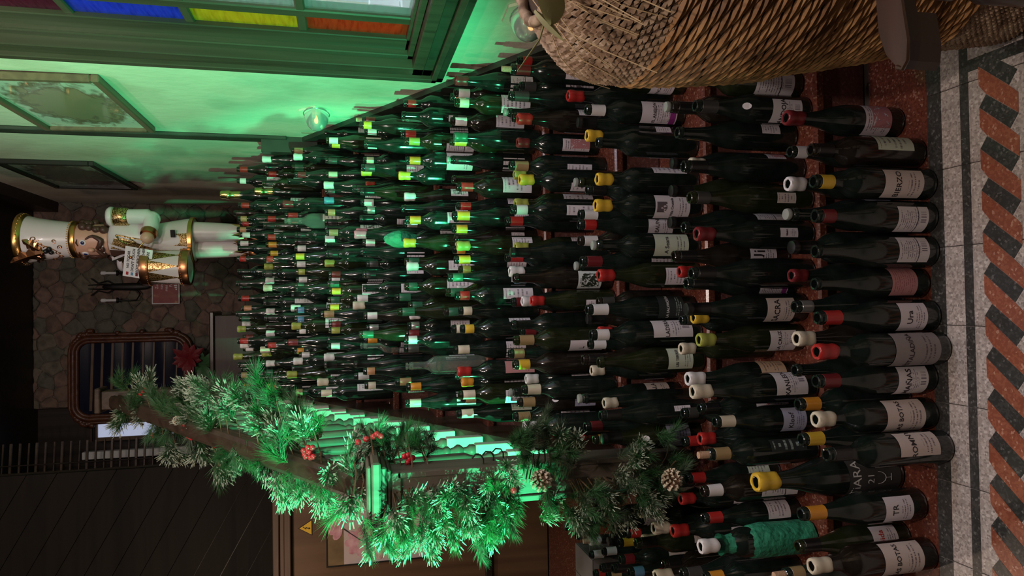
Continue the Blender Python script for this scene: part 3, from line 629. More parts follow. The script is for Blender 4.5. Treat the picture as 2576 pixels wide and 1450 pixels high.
BM = {(s_, g, l): bottle_mesh(PB if s_ == 'b' else PX, GL[g], 32 if l == 0 else 16) for s_ in 'bx' for g in GL for l in (0, 1)}
CM = {}
def cap_mesh(kind, l, z0=.243):
    key = (kind, l, z0)
    if key not in CM:
        b = MB(); n = 24 if l == 0 else 12
        if kind == 'sleeve': b.lathe([(.0166 if z0 < .25 else .0160, z0), (.0163, z0 + .003), (.0160, .262), (.0158, .2835), (.0150, .2842)], n, caps=False)
        elif kind == 'full': b.lathe([(.0166 if z0 < .25 else .0160, z0), (.0160, .262), (.0156, .283), (.0166, .2845), (.0168, .292), (.0156, .294), (.0156, .2995), (.0100, .3012), (0, .3014)], n, caps=False)
        elif kind == 'wax':
            b.lathe([(.0163, .257), (.0172, .259), (.0174, .266), (.0168, .272), (.0170, .280), (.0182, .285), (.0186, .294), (.0176, .3005), (.0150, .3025), (.0112, .3015), (.0100, .296)], n, caps=False)
            r_ = random.Random(3); b.v = [(x, y, z + (.0016 * math.sin(3 * math.atan2(y, x) + 1) if z < .26 else (.0007 * math.sin(4 * math.atan2(y, x)) if z > .3005 else 0))) for x, y, z in b.v]
        elif kind == 'cork': b.lathe([(.0094, .285), (.0094, .318), (.0090, .322), (.0088, .326), (0, .326)], n, caps=False)
        elif kind == 'foil': b.lathe([(.0195, .215), (.0178, .23), (.0165, .25), (.0160, .27), (.0195, .274), (.0198, .286), (.0180, .292), (.0185, .305), (.0150, .312), (0, .314)], n, caps=False)
        elif kind == 'stopper': b.lathe([(.0092, .290), (.0092, .304), (.0135, .305), (.0142, .309), (.0128, .314), (0, .315)], n, caps=False)
        CM[key] = b.mesh('capsule', [M['cork']] if kind == 'cork' else [M['cap_W']], True)
    return CM[key]
LM = {}
def label_mesh(hw, z0, z1, l, R_=.0375):
    key = (hw, z0, z1, l, R_)
    if key not in LM:
        b = MB(); n = max(3, int(hw / (5 if l == 0 else 12))); a = math.radians(hw); vs = []; fs = []; uv = []
        for i in range(n + 1):
            t_ = -a + 2 * a * i / n
            for z in (z0, z1): vs.append(((R_ + .0005) * math.sin(t_), -(R_ + .0005) * math.cos(t_), z))
        for i in range(n):
            fs.append((2 * i, 2 * i + 2, 2 * i + 3, 2 * i + 1)); u0, u1 = i / n, (i + 1) / n; uv.append(((u0, 0), (u1, 0), (u1, 1), (u0, 1)))
        b.add(vs, fs, uv); LM[key] = b.mesh('label', [M['paper']], True)
    return LM[key]
def setm(o, m): o.material_slots[0].link = 'OBJECT'; o.material_slots[0].material = m
def wrap_text(body, size, m, parent, zc, R_=.0375, bold=.0):
    me = text_mesh(body, size, 0, bold); me.materials.clear(); me.materials.append(m)
    for v in me.vertices:
        a = v.co.x / R_; z = v.co.y + zc; v.co = ((R_ + .0009) * math.sin(a), -(R_ + .0009) * math.cos(a), z)
    return link('lettering', me, parent)
DATA = """0 -0.659 1.485 0.309 T + w 35 -121 .
0 -0.602 1.382 0.308 Cw . c 70 5 LAS_BOTAS
0 -0.586 1.459 0.29 K . w 50 17 abida
0 -0.493 1.408 0.316 O . w 48 1 TR
0 -0.435 1.485 0.378 Yw * k 60 -19 .
0 -0.343 1.33 0.305 K . c 45 32 ROMNY
0 -0.33 1.433 0.293 Y . w 35 -119 .
0 -0.273 1.369 0.299 Cw . c 70 0 LAS_BOTAS
0 -0.251 1.446 0.29 O . w 35 -97 .
0 -0.188 1.369 0.298 D . b 60 -14 MAÑAS
0 -0.172 1.459 0.287 K . w 35 -111 .
0 -0.119 1.33 0.321 Rw . g 75 -5 ESTALADIÑA
0 -0.096 1.433 0.297 Cw . - 0 0 .
0 -0.046 1.356 0.3 R . w 55 -4 Ura
0 -0.022 1.459 0.284 S . w 35 -157 .
0 0.03 1.382 0.286 K . r 62 9 .
0 0.053 1.485 0.27 Dw . - 0 0 .
0 0.102 1.356 0.302 K . b 48 4 .
0 0.117 1.433 0.306 K . - 0 0 .
0 0.181 1.356 0.3 D . b 50 -18 .
0 0.194 1.433 0.304 K . w 35 98 .
0 0.258 1.356 0.302 Y . c 55 -12 BIERZO
0 0.27 1.459 0.292 Ww . w 35 -114 .
0 0.335 1.382 0.287 K . n 40 37 .
0 0.35 1.472 0.277 W . w 35 -132 .
0 0.424 1.446 0.302 Dw . p 75 3 .
1 -0.483 1.736 0.27 R . n 32 43 .
1 -0.387 1.751 0.27 R . - 0 0 .
1 -0.384 1.575 0.293 T + d 25 31 .
1 -0.36 1.648 0.274 Rw . - 0 0 .
1 -0.31 1.751 0.27 G . w 35 -119 .
1 -0.305 1.575 0.274 C . u 58 -3 Kloof
1 -0.283 1.648 0.276 K . w 30 23 ferr
1 -0.228 1.575 0.33 Cw . b 58 36 XANLEDO
1 -0.205 1.648 0.305 Ww . o 35 53 .
1 -0.135 1.751 0.27 Cw . - 0 0 .
1 -0.104 1.619 0.287 Lw . b 48 -14 LA_CRUZ
1 -0.057 1.751 0.27 G . w 35 -135 .
1 -0.049 1.678 0.27 Yw . w 35 146 .
1 -0.025 1.604 0.33 K . c 55 -15 SACRA
1 0.04 1.648 0.306 K . v 30 -41 .
1 0.063 1.575 0.33 K . w 35 119 .
1 0.075 1.751 0.27 Rw . w 35 -140 .
1 0.112 1.678 0.325 K . w 55 -7 Ui
1 0.161 1.575 0.311 Dw . w 18 3 Ribeiro
1 0.185 1.648 0.31 K . b 26 53 .
1 0.206 1.722 0.311 K . w 35 129 .
1 0.251 1.575 0.33 G . c 20 -2 .
1 0.291 1.722 0.306 K . - 0 0 .
1 0.334 1.604 0.33 K . p 20 53 .
1 0.357 1.678 0.27 Cw . n 60 -20 GRANITO_C
1 0.372 1.751 0.288 K . - 0 0 .
1 0.426 1.634 0.33 K . w 20 18 .
1 0.445 1.722 0.27 T . w 35 -103 .
1 0.48 1.575 0.31 G . b 50 -21 ANDOJA
1 0.5 1.663 0.33 K . w 35 105 .
1 0.524 1.736 0.282 W . w 35 -158 .
1 0.556 1.604 0.295 K . b 45 -21 .
2 -0.421 2.012 0.273 O . w 35 117 .
2 -0.393 1.88 0.296 K . u 60 13 .
2 -0.37 1.954 0.321 D . w 35 133 .
2 -0.322 1.851 0.311 K . w 12 23 .
2 -0.299 1.924 0.27 Cw . w 35 -156 .
2 -0.293 1.998 0.31 K . c 65 20 LA_SALA
2 -0.214 2.027 0.27 Cw . w 35 -99 .
2 -0.173 1.851 0.314 K . n 50 11 LES_TERRES
2 -0.172 1.939 0.33 K . - 0 0 .
2 -0.134 2.027 0.279 W . w 15 -19 .
2 -0.097 1.866 0.33 W . b 45 29 LADERA
2 -0.093 1.954 0.271 Rw . - 0 0 .
2 -0.057 2.027 0.283 K . - 0 0 .
2 -0.026 1.895 0.33 W . d 60 11 LA_SALVACIÓN
2 -0.004 1.968 0.27 G . - 0 0 .
2 0.071 1.866 0.301 Rw . w 40 -10 .
2 0.106 2.027 0.304 K . w 35 153 .
2 0.115 1.939 0.33 D . w 30 -8 .
2 0.156 1.866 0.306 K . n 55 -2 A_Seara
2 0.183 2.027 0.305 W . w 35 118 .
2 0.224 1.954 0.33 R . w 45 -9 BEAUNE
2 0.263 2.027 0.303 W . - 0 0 .
2 0.267 1.851 0.313 Yw . s 58 -10 Viña_Cruzada
2 0.327 1.954 0.303 K . w 35 -145 .
2 0.344 1.866 0.301 Yw . w 28 53 .
2 0.362 2.027 0.301 K . s 58 3 .
2 0.448 1.866 0.301 K . w 35 -121 .
2 0.485 1.939 0.303 Yw . w 20 32 .
2 0.546 2.027 0.302 K . - 0 0 .
2 0.562 1.939 0.307 W . v 55 -14 EL_ANEJÓN
2 0.627 2.027 0.33 Rw . w 35 -124 .
2 0.655 1.924 0.304 D . w 50 -53 FINCA_DE
2 0.71 2.012 0.304 C . - 0 0 .
3 -0.408 2.215 0.27 Cw . - 0 0 .
3 -0.392 2.127 0.301 Ww . - 0 0 .
3 -0.386 2.288 0.297 T . w 28 20 .
3 -0.33 2.23 0.295 T . u 35 8 .
3 -0.306 2.303 0.292 K . - 0 0 .
3 -0.276 2.127 0.306 C . w 35 159 .
3 -0.251 2.2 0.273 Ww . w 65 -8 .
3 -0.198 2.142 0.33 Y . - 0 0 .
3 -0.171 2.244 0.32 T . w 35 -105 .
3 -0.121 2.127 0.33 T . w 40 -44 L
3 -0.098 2.274 0.271 D . w 18 5 .
3 -0.075 2.2 0.319 K . w 35 -138 .
3 -0.001 2.303 0.294 D . w 35 -112 .
3 0.001 2.215 0.278 Ww . w 35 130 .
3 0.002 2.127 0.27 Rw . s 42 -41 .
3 0.074 2.142 0.325 K . k2 50 -17 .
3 0.078 2.303 0.281 Bw . - 0 0 .
3 0.098 2.215 0.318 Ww . w 22 19 .
3 0.15 2.303 0.313 R . w 26 18 .
3 0.156 2.156 0.33 K . w 20 53 .
3 0.178 2.23 0.295 Lw . w 30 32 .
3 0.274 2.303 0.311 R . w 35 -140 .
3 0.291 2.142 0.33 W . w 25 -6 .
3 0.32 2.215 0.297 Lw . w 42 16 .
3 0.384 2.127 0.302 Yw . w 25 -43 .
3 0.432 2.303 0.277 Lw . - 0 0 .
3 0.439 2.186 0.322 T . w 20 -14 .
3 0.528 2.244 0.279 Dw . p 35 -15 .
3 0.576 2.127 0.305 Rw . w 36 53 .
3 0.6 2.2 0.307 R . d 50 -53 CACTUS
3 0.644 2.303 0.297 K . - 0 0 .
3 0.652 2.142 0.33 G . - 0 0 .
3 0.704 2.2 0.28 G . s 40 7 .
3 0.719 2.288 0.278 K . w 35 121 .
3 0.732 2.127 0.327 D + s 30 -19 .
3 0.782 2.186 0.289 R . w 40 -11 .
3 0.799 2.303 0.283 W . w 35 136 .
4 -0.392 2.447 0.304 C . c 30 43 .
4 -0.35 2.52 0.276 T . w 35 -159 .
4 -0.32 2.403 0.305 C . w 40 -18 .
4 -0.285 2.476 0.279 Ow . w 45 11 .
4 -0.269 2.564 0.293 D . w 35 -117 .
4 -0.239 2.403 0.304 Rw . r 35 23 M
4 -0.171 2.52 0.302 C . w 50 -6 .
4 -0.095 2.506 0.31 C . w 38 16 .
4 -0.092 2.403 0.295 Y . w 16 53 .
4 -0.034 2.579 0.327 g . w 35 -132 .
4 -0.03 2.462 0.29 C . w 25 53 .
4 0.024 2.403 0.311 R . w 30 9 .
4 0.037 2.506 0.33 g . - 0 0 .
4 0.047 2.579 0.274 Ww . - 0 0 .
4 0.089 2.447 0.33 g . w 18 -11 .
4 0.123 2.564 0.272 L . - 0 0 .
4 0.154 2.491 0.299 Y . w 24 -29 .
4 0.197 2.579 0.292 O . w 35 -135 .
4 0.197 2.403 0.301 Lw . w 35 16 .
4 0.23 2.476 0.3 K . w 18 13 .
4 0.273 2.564 0.295 Y . w 35 157 .
4 0.302 2.403 0.318 Y . w 20 -6 .
4 0.304 2.491 0.298 D . w 35 -34 .
4 0.356 2.55 0.28 R . w 22 32 .
4 0.403 2.403 0.302 R . w 60 26 .
4 0.441 2.476 0.306 K . b 40 -53 .
4 0.524 2.535 0.301 K . b 45 -36 .
4 0.577 2.403 0.305 gw . - 0 0 .
4 0.578 2.476 0.312 Y . n 42 -1 .
4 0.595 2.564 0.276 R . w 35 -150 .
4 0.655 2.491 0.306 W . w 35 -2 .
4 0.684 2.564 0.284 G . - 0 0 .
4 0.697 2.403 0.303 C . w 55 -5 .
4 0.754 2.476 0.294 W . w 35 115 .
4 0.764 2.564 0.294 R . w 35 143 .
4 0.776 2.403 0.299 Dw . b 42 -16 .
5 -0.379 2.679 0.305 C . w 45 29 .
5 -0.324 2.738 0.296 O . w 35 -129 .
5 -0.316 2.855 0.33 T . w 45 6 .
5 -0.238 2.679 0.289 X . w 35 105 .
5 -0.178 2.767 0.301 G . w 30 13 .
5 -0.14 2.694 0.306 W . - 0 0 .
5 -0.123 2.855 0.289 D . w 35 159 .
5 -0.088 2.752 0.288 S . w 20 8 .
5 -0.049 2.826 0.27 Ww . - 0 0 .
5 -0.032 2.679 0.33 g . - 0 0 .
5 -0.009 2.752 0.283 g . w 35 154 .
5 0.025 2.855 0.328 g . w 20 -9 .
5 0.063 2.782 0.286 S . w 35 -130 .
5 0.064 2.694 0.302 g . w 30 11 .
5 0.14 2.679 0.292 Ww . w 30 4 .
5 0.163 2.752 0.296 g . - 0 0 .
5 0.164 2.84 0.278 g . w 35 -135 .
5 0.23 2.679 0.303 Yw . p 35 -28 .
5 0.252 2.767 0.33 t . w 35 25 .
5 0.254 2.855 0.279 R . - 0 0 .
5 0.318 2.679 0.296 O . w 35 14 .
5 0.319 2.811 0.295 S . - 0 0 .
5 0.369 2.738 0.306 K . w 20 -6 .
5 0.424 2.796 0.288 Ww . s 30 33 .
5 0.516 2.84 0.306 Yw . w 35 -148 .
5 0.546 2.679 0.294 O . w 60 -10 R
5 0.623 2.694 0.294 L . b 30 -46 .
5 0.668 2.767 0.302 R . w 50 34 .
5 0.718 2.679 0.306 K . w 18 -20 .
5 0.743 2.811 0.281 X . - 0 0 .
5 0.782 2.738 0.292 R . w 35 118 .
6 -0.342 2.999 0.289 C . w 30 -53 .
6 -0.31 3.087 0.33 W . w 35 -146 .
6 -0.278 2.955 0.295 c . w 35 -140 .
6 -0.254 3.028 0.33 K . - 0 0 .
6 -0.181 3.102 0.289 X . w 35 -53 .
6 -0.152 3.028 0.288 O . w 45 -18 .
6 -0.126 2.955 0.311 g . w 35 157 .
6 -0.103 3.087 0.278 S . w 35 -102 .
6 -0.049 2.955 0.291 W . w 35 108 .
6 -0.006 3.058 0.33 Cw . - 0 0 .
6 0.025 3.131 0.33 W . - 0 0 .
6 0.064 2.955 0.292 K . w 30 -1 .
6 0.124 3.014 0.292 K . w 25 27 .
6 0.175 3.116 0.274 G . - 0 0 .
6 0.213 3.043 0.288 K . w 35 147 .
6 0.218 2.955 0.301 K . w 45 -53 .
6 0.269 3.131 0.289 W . w 35 -154 .
6 0.29 2.984 0.322 Pw . w 35 -39 .
6 0.307 3.058 0.313 Pw . - 0 0 .
6 0.371 3.102 0.299 K . w 25 -28 .
6 0.393 2.984 0.285 S . - 0 0 .
6 0.446 3.131 0.294 W . w 35 -123 .
6 0.465 2.955 0.299 K . - 0 0 .
6 0.488 3.028 0.33 K . w 35 125 .
6 0.521 3.116 0.27 Rw . - 0 0 .
6 0.564 3.043 0.29 Yw . w 35 -106 .
6 0.565 2.955 0.294 G . w 30 -14 .
6 0.627 3.102 0.282 C . w 35 -133 .
6 0.665 2.955 0.281 K . w 30 53 .
6 0.679 3.043 0.278 W . w 35 -135 .
6 0.744 2.955 0.298 Y . - 0 0 .
6 0.753 3.102 0.276 W . w 35 105 .
6 0.784 3.028 0.287 D + w 35 -6 .
7 -0.395 3.231 0.33 C . w 30 42 .
7 -0.352 3.304 0.33 Cw . - 0 0 .
7 -0.311 3.378 0.299 K . w 45 68 .
7 -0.274 3.304 0.301 K . w 30 -35 .
7 -0.236 3.231 0.297 Ww . w 45 -34 .
7 -0.197 3.407 0.286 W . w 30 57 .
7 -0.158 3.26 0.286 K . c 45 46 .
7 -0.12 3.334 0.283 L . - 0 0 .
7 -0.094 3.407 0.281 D . w 30 52 .
7 -0.043 3.231 0.313 T . - 0 0 .
7 -0.014 3.407 0.289 Y . - 0 0 .
7 0.021 3.304 0.283 g . - 0 0 .
7 0.059 3.231 0.277 Y . w 45 17 .
7 0.094 3.334 0.286 g . w 45 26 .
7 0.117 3.407 0.281 W . c 30 54 .
7 0.135 3.26 0.277 D . w 45 -64 .
7 0.192 3.363 0.294 Lw . c 30 36 .
7 0.226 3.231 0.29 K . - 0 0 .
7 0.27 3.304 0.296 K . s 30 27 .
7 0.31 3.407 0.292 Ww . s 45 1 .
7 0.322 3.231 0.287 T . s 45 59 .
7 0.347 3.304 0.293 K . - 0 0 .
7 0.384 3.378 0.295 K . c 30 -12 .
7 0.418 3.275 0.292 c . b 30 24 .
7 0.483 3.348 0.293 Bw . w 45 40 .
7 0.535 3.407 0.294 G . - 0 0 .
7 0.547 3.304 0.293 Ww . b 30 -35 .
7 0.609 3.378 0.29 C . c 30 35 .
7 0.681 3.407 0.291 G . c 30 69 .
7 0.747 3.363 0.273 Y . - 0 0 .
7 0.747 3.275 0.283 W . c 45 -23 .
7 0.811 3.407 0.294 K . b 30 31 .
8 -0.418 3.507 0.296 T . s 45 -8 .
8 -0.337 3.551 0.322 Lw . b 45 2 .
8 -0.313 3.624 0.307 K . w 30 -58 .
8 -0.269 3.507 0.288 Ww . w 45 36 .
8 -0.245 3.58 0.27 W . - 0 0 .
8 -0.231 3.668 0.298 O . - 0 0 .
8 -0.179 3.507 0.33 D . - 0 0 .
8 -0.131 3.683 0.287 W . - 0 0 .
8 -0.101 3.507 0.295 Lw . s 45 28 .
8 -0.071 3.58 0.289 B . w 30 -10 .
8 -0.024 3.507 0.283 B . w 30 42 .
8 -0.015 3.639 0.307 Ww . w 30 -33 .
8 0.048 3.683 0.309 K . w 45 69 .
8 0.078 3.522 0.279 K . b 30 -64 .
8 0.096 3.61 0.289 g . - 0 0 .
8 0.127 3.683 0.287 W . - 0 0 .
8 0.162 3.566 0.281 L . - 0 0 .
8 0.205 3.668 0.295 W . w 30 61 .
8 0.235 3.536 0.292 Y . - 0 0 .
8 0.28 3.61 0.288 W . w 45 -8 .
8 0.32 3.683 0.292 K . - 0 0 .
8 0.341 3.551 0.283 K . w 45 -65 .
8 0.4 3.683 0.287 K . s 30 2 .
8 0.406 3.507 0.311 X . c 30 22 .
8 0.438 3.58 0.33 R . - 0 0 .
8 0.486 3.507 0.33 Dw . - 0 0 .
8 0.613 3.61 0.317 K . c 45 26 .
8 0.631 3.522 0.279 D . - 0 0 .
8 0.688 3.639 0.3 g . w 45 69 .
8 0.726 3.566 0.283 Ww . - 0 0 .
8 0.772 3.639 0.302 T . - 0 0 .
9 -0.422 3.842 0.298 Y . b 45 -47 .
9 -0.371 3.783 0.292 K . c 45 14 .
9 -0.36 3.959 0.318 g . - 0 0 .
9 -0.309 3.9 0.301 K . w 30 -32 .
9 -0.3 3.812 0.285 Ww . b 45 66 .
9 -0.256 3.959 0.321 Lw . w 30 65 .
9 -0.233 3.886 0.321 Cw . b 30 -70 .
9 -0.206 3.812 0.291 R . c 45 0 .
9 -0.15 3.944 0.298 Ww . s 30 -57 .
9 -0.107 3.871 0.294 K . - 0 0 .
9 -0.065 3.798 0.293 K . s 30 -15 .
9 -0.032 3.93 0.295 Ww . w 30 12 .
9 0.014 3.798 0.295 K . w 45 37 .
9 0.047 3.871 0.295 K . - 0 0 .
9 0.09 3.798 0.294 Cw . b 30 -64 .
9 0.131 3.915 0.295 Ww . - 0 0 .
9 0.165 3.827 0.304 G . - 0 0 .
9 0.207 3.93 0.303 Lw . - 0 0 .
9 0.241 3.812 0.295 R . - 0 0 .
9 0.274 3.886 0.283 Y . - 0 0 .
9 0.326 3.944 0.299 O . s 30 46 .
9 0.351 3.783 0.286 R . w 30 -66 .
9 0.414 3.827 0.297 K . b 30 -17 .
9 0.46 3.9 0.298 R . w 30 18 .
9 0.512 3.959 0.314 K . - 0 0 .
9 0.519 3.783 0.33 K . w 45 42 .
9 0.6 3.871 0.33 f * - 0 0 .
9 0.627 3.783 0.296 K . s 30 22 .
9 0.628 3.959 0.303 Ww . c 45 43 .
9 0.698 3.9 0.291 R . - 0 0 .
9 0.747 3.959 0.299 K . w 30 34 .
9 0.759 3.812 0.296 Ww . - 0 0 .
10 -0.448 4.13 0.296 Y . c 30 -3 .
10 -0.378 4.059 0.298 T . - 0 0 .
10 -0.356 4.201 0.305 K . - 0 0 .
10 -0.327 4.13 0.31 K . - 0 0 .
10 -0.277 4.059 0.32 Lw . - 0 0 .
10 -0.247 4.273 0.302 W . w 45 -34 .
10 -0.22 4.154 0.298 Ww . - 0 0 .
10 -0.192 4.059 0.302 R . s 30 -68 .
10 -0.179 4.225 0.297 D . b 30 27 .
10 -0.128 4.106 0.306 Lw . - 0 0 .
10 -0.107 4.296 0.306 Ww . s 45 -5 .
10 -0.073 4.225 0.317 g . w 30 -26 .
10 -0.043 4.059 0.308 K . c 30 -29 .
10 -0.014 4.154 0.294 c . s 45 69 .
10 0.04 4.059 0.295 R . w 30 11 .
10 0.106 4.154 0.298 K . s 45 63 .
10 0.122 4.059 0.307 K . s 45 54 .
10 0.167 4.225 0.295 K . - 0 0 .
10 0.188 4.106 0.306 K . c 45 -67 .
10 0.257 4.059 0.301 R . c 45 -13 .
10 0.318 4.106 0.303 K . - 0 0 .
10 0.351 4.178 0.315 W . c 45 -53 .
10 0.388 4.059 0.286 W . b 45 47 .
10 0.424 4.13 0.31 c . w 30 56 .
10 0.47 4.225 0.308 R . b 30 -15 .
10 0.477 4.059 0.295 c . - 0 0 .
10 0.52 4.154 0.33 K . b 45 36 .
10 0.554 4.083 0.295 R . - 0 0 .
10 0.621 4.154 0.383 f * w 45 19 .
10 0.685 4.059 0.298 W . b 45 2 .
10 0.757 4.106 0.305 R . b 45 54 .
11 -0.994 2.43 0.289 R . - 45 50 .
11 -0.971 2.35 0.27 T . b 45 26 .
11 -0.955 2.51 0.276 W . - 45 -6 .
11 -0.92 2.29 0.315 K . c 45 -2 .
11 -0.903 2.39 0.27 W . b 45 -40 .
11 -0.901 2.57 0.309 D . c 45 -24 .
11 -0.894 2.21 0.303 K . c 45 -11 .
11 -0.888 2.47 0.289 Ww + - 45 7 .
11 -0.888 2.65 0.33 K . b 45 17 .
11 -0.855 2.07 0.303 B . - 45 6 .
11 -0.844 2.15 0.3 D . c 45 60 .
11 -0.839 2.31 0.279 K . b 45 6 .
11 -0.824 2.39 0.298 R . b 45 -19 .
11 -0.818 1.95 0.272 R . b 45 -16 .
11 -0.818 2.23 0.27 Y . b 45 46 .
11 -0.77 2.17 0.27 R . - 45 -14 .
11 -0.77 1.89 0.27 K . b 45 -15 .
11 -0.766 1.81 0.33 Cw . w 45 0 .
11 -0.761 2.33 0.303 O . c 45 -45 .
11 -0.743 2.03 0.27 Cw . b 45 -49 .
11 -0.734 1.73 0.293 G . - 45 -12 .
11 -0.722 1.95 0.33 K . c 45 42 .
11 -0.716 1.65 0.27 O . w 45 -45 .
11 -0.665 2.05 0.27 Cw . - 45 56 .
11 -0.648 1.85 0.315 Cw . w 45 -13 .
11 -0.646 1.97 0.27 W . - 45 57 .
11 -0.632 1.77 0.295 Rw . w 45 -33 .
11 -0.613 1.59 0.309 Ww . w 45 53 .
11 -0.59 1.91 0.27 G . - 45 -50 .
11 -0.565 1.65 0.27 R . w 45 34 .
11 -0.547 1.77 0.27 Rw . w 45 17 .
11 -0.489 1.63 0.282 W . b 45 15 ."""
STEP = ['floor row', 'first step', 'second step', 'third step', 'fourth step', 'fifth step', 'sixth step', 'seventh step', 'eighth step', 'ninth step', 'landing edge', 'left of newel post']
rows = [r_.split() for r_ in DATA.strip().split('\n')]
byk = {}
for r_ in rows: byk.setdefault(int(r_[0]), []).append(r_)
ink_for = {'d': M['ink_white'], 'g': M['ink'], 'p': M['ink']}
rb = random.Random(99)
far = {}   # joined remainder
def make_bottle(k, x, y, H, cap, fl, stl, hw, a, tx, nth, last, total):
    lev = 1 if k == 11 else k; l = 0 if k in (0, 1, 2, 3, 11) else 1
    mag = fl == '*'; c0 = cap[0]
    sc = H / .30
    shape = 'x' if rb.random() < .36 else 'b'
    if cap in ('X',): gk, shape = 'x', 'x'
    elif c0 == 'f' or mag: gk, shape = 'k', 'b'
    else: gk = rb.choice('kkkkkon')
    if tx in ('EL_ANEJÓN',): shape = 'x'
    if c0 == 'L' or (c0 == 'g' and rb.random() < .5): gk = 'o'
    z0 = .158 if shape == 'x' else .128
    o = link('magnum_bottle' if mag else 'wine_bottle', BM[shape, gk, l], None, (x, y, lev * RI + .0005)); o.scale = (sc, sc, sc) if mag else (min(sc, 1.0), min(sc, 1.0), sc)
    kids = []
    wax = len(cap) > 1 and cap[1] == 'w'
    def kid(nm, me, m, rz=0, lb=None):
        c_ = link(nm, me, o, (0, 0, 0), (0, 0, rz)); setm(c_, m)
        if lb: c_['label'] = lb
        return c_
    cn = CAPC[c0][1]
    if wax: kid('wax_seal', cap_mesh('wax', l), M['cap_' + c0], rb.uniform(0, 6), cn + ' wax seal'); cd = cn + '-waxed'
    elif c0 == 'X': kid('stopper', cap_mesh('stopper', l), M['g_clear']); cd = 'stoppered'
    elif c0 == 'f': kid('foil_capsule', cap_mesh('foil', l), M['cap_f'], 0, 'gold foil'); cd = 'gold-foiled'
    elif c0 == 't': kid('tissue_wrap', tissue_mesh(True), M['tissue'], 0, 'green tissue paper'); cd = 'green-tissue-topped'
    elif c0 == 'K':
        if rb.random() < .55: kid('capsule', cap_mesh('full' if rb.random() < .4 else 'sleeve', l), M['cap_K'], 0); cd = 'black-capped'
        else: cd = 'bare-necked'
        if rb.random() < .22 and k < 5: kid('stopper', cap_mesh('stopper', l), M['cap_X']); cd = 'clear-stoppered'
    else: kid('capsule', cap_mesh('sleeve', l, rb.choice([.243, .243, .252])), M['cap_' + c0], 0, cn + ' capsule'); cd = cn + '-capped'
    if fl == '+': kid('cork', cap_mesh('cork', l), M['cork'], 0, 'cork pushed into the mouth'); cd = 'corked ' + cd
    ld = 'no label showing'
    if stl == 'k':
        tp = kid('label', label_mesh(58, .012, .125, 0, .0375), M['g_brown']); setm(tp, M['charcoal_label'])
        wrap_text('TiARA', .026, M['ink_white'], tp, .108); wrap_text('21', .020, M['ink_white'], tp, .078)
        b = MB(); R_ = .0384
        def wp(u, z): a_ = u / .0375; return (R_ * math.sin(a_), -R_ * math.cos(a_), z)
        b.tube([wp(-.011 + .0 * i, .066 - .0) if False else wp(.0115 * math.cos(pi + pi * i / 10), .062 + .016 * math.sin(pi + pi * i / 10)) for i in range(11)], .0005, 4)
        b.tube([wp(0, .046), wp(0, .034)], .0005, 4); b.tube([wp(-.006, .034), wp(.007, .034)], .0005, 4)
        part('lettering', b, M['ink_white'], tp); ld = 'chalked TiARA 21 label'
    elif stl != '-':
        lz0, lz1 = (.030, z0 - .018) if stl in 'bvg' else (.040, z0 - .016)
        if hw < 24: lz0, lz1 = .05, z0 - .03
        tp = kid('label', label_mesh(hw, lz0, lz1, l), LAB_T.get(stl, LAB[stl][0]) if tx != '.' else LAB[stl][0], math.radians(a), LAB[stl][1]); ld = LAB[stl][1]
        if abs(a) > 80: ld = 'label turned away'
        if tx != '.':
            body = tx.replace('_', ' '); s_ = min(.020, .062 * hw / 60 / max(2.5, len(body)) * 2.0)
            if tx == 'Ui': s_ = .045
            if tx == 'R': s_ = .03
            tm = ink_for.get(stl, M['ink'])
            if tx in ('abida', 'ferr', 'M'): tm = M['ink_red'] if tx != 'M' else M['paper']
            wrap_text(body, s_, tm, tp, lz0 + (lz1 - lz0) * (.52 if stl == 's' else .64), bold=.0003); ld += ' reading ' + body
    if k == 2 and -.17 < x < -.02 and tx == '.' and rb.random() < .0: pass
    if rb.random() < .05 and k < 4:
        b_ = kid('shoulder_sticker', sticker_mesh(), M['paper'], rb.uniform(-.3, .3)); cd = 'white-stickered ' + cd
    place = {1: 'leftmost', total: 'rightmost'}.get(nth) or (ordn[total - nth] + ' from right wall' if total - nth < len(ordn) else '%dth from right wall' % (total - nth + 1))
    if k == 11 or k == 0:
        place = {1: 'leftmost', total: 'rightmost'}.get(nth) or (ordn[nth - 1] + ' from left')
    kind = 'magnum' if mag else {'x': 'clear bottle', 'o': 'olive bottle'}.get(gk, 'dark bottle')
    tag(o, '%s %s, %s, %s, %s' % (cd, kind, ld, place, STEP[k]), 'bottle', 'wine bottles ' + STEP[k])
    return o
M['charcoal_label'] = noise_col(mat('charcoal_label', rough=.8), [(.030, .030, .030), (.055, .055, .052)], scale=18)
SM = []
def sticker_mesh():
    if not SM:
        b = MB(); vs = []; n = 12
        for i in range(n):
            a_ = 2 * pi * i / n; u = .0085 * math.cos(a_); z = .178 + .011 * math.sin(a_)
            r_ = .0330 + (.172 - z) * .30 + .0012; vs.append((r_ * math.sin(u / r_), -r_ * math.cos(u / r_), z))
        b.add(vs, [tuple(range(n))]); SM.append(b.mesh('shoulder_sticker', [M['paper']]))
    return SM[0]
TM = {}
def tissue_mesh(top):
    if top not in TM:
        r_ = random.Random(8); b = MB(); n = 22
        pr = [(.0185, .225), (.024, .245), (.031, .262), (.034, .285), (.030, .305), (.020, .325), (.012, .335), (0, .338)] if top else [(.0395, .006), (.041, .03), (.0405, .08), (.0415, .13), (.039, .165), (.031, .195), (.024, .215), (.020, .235), (.026, .25)]
        b.lathe(pr, n, caps=False)
        b.v = [(x * (1 + r_.uniform(-.01, .07)), y * (1 + r_.uniform(-.01, .07)), z + r_.uniform(-.003, .003)) for x, y, z in b.v]
        TM[top] = b.mesh('tissue_wrap', [M['tissue']])
    return TM[top]
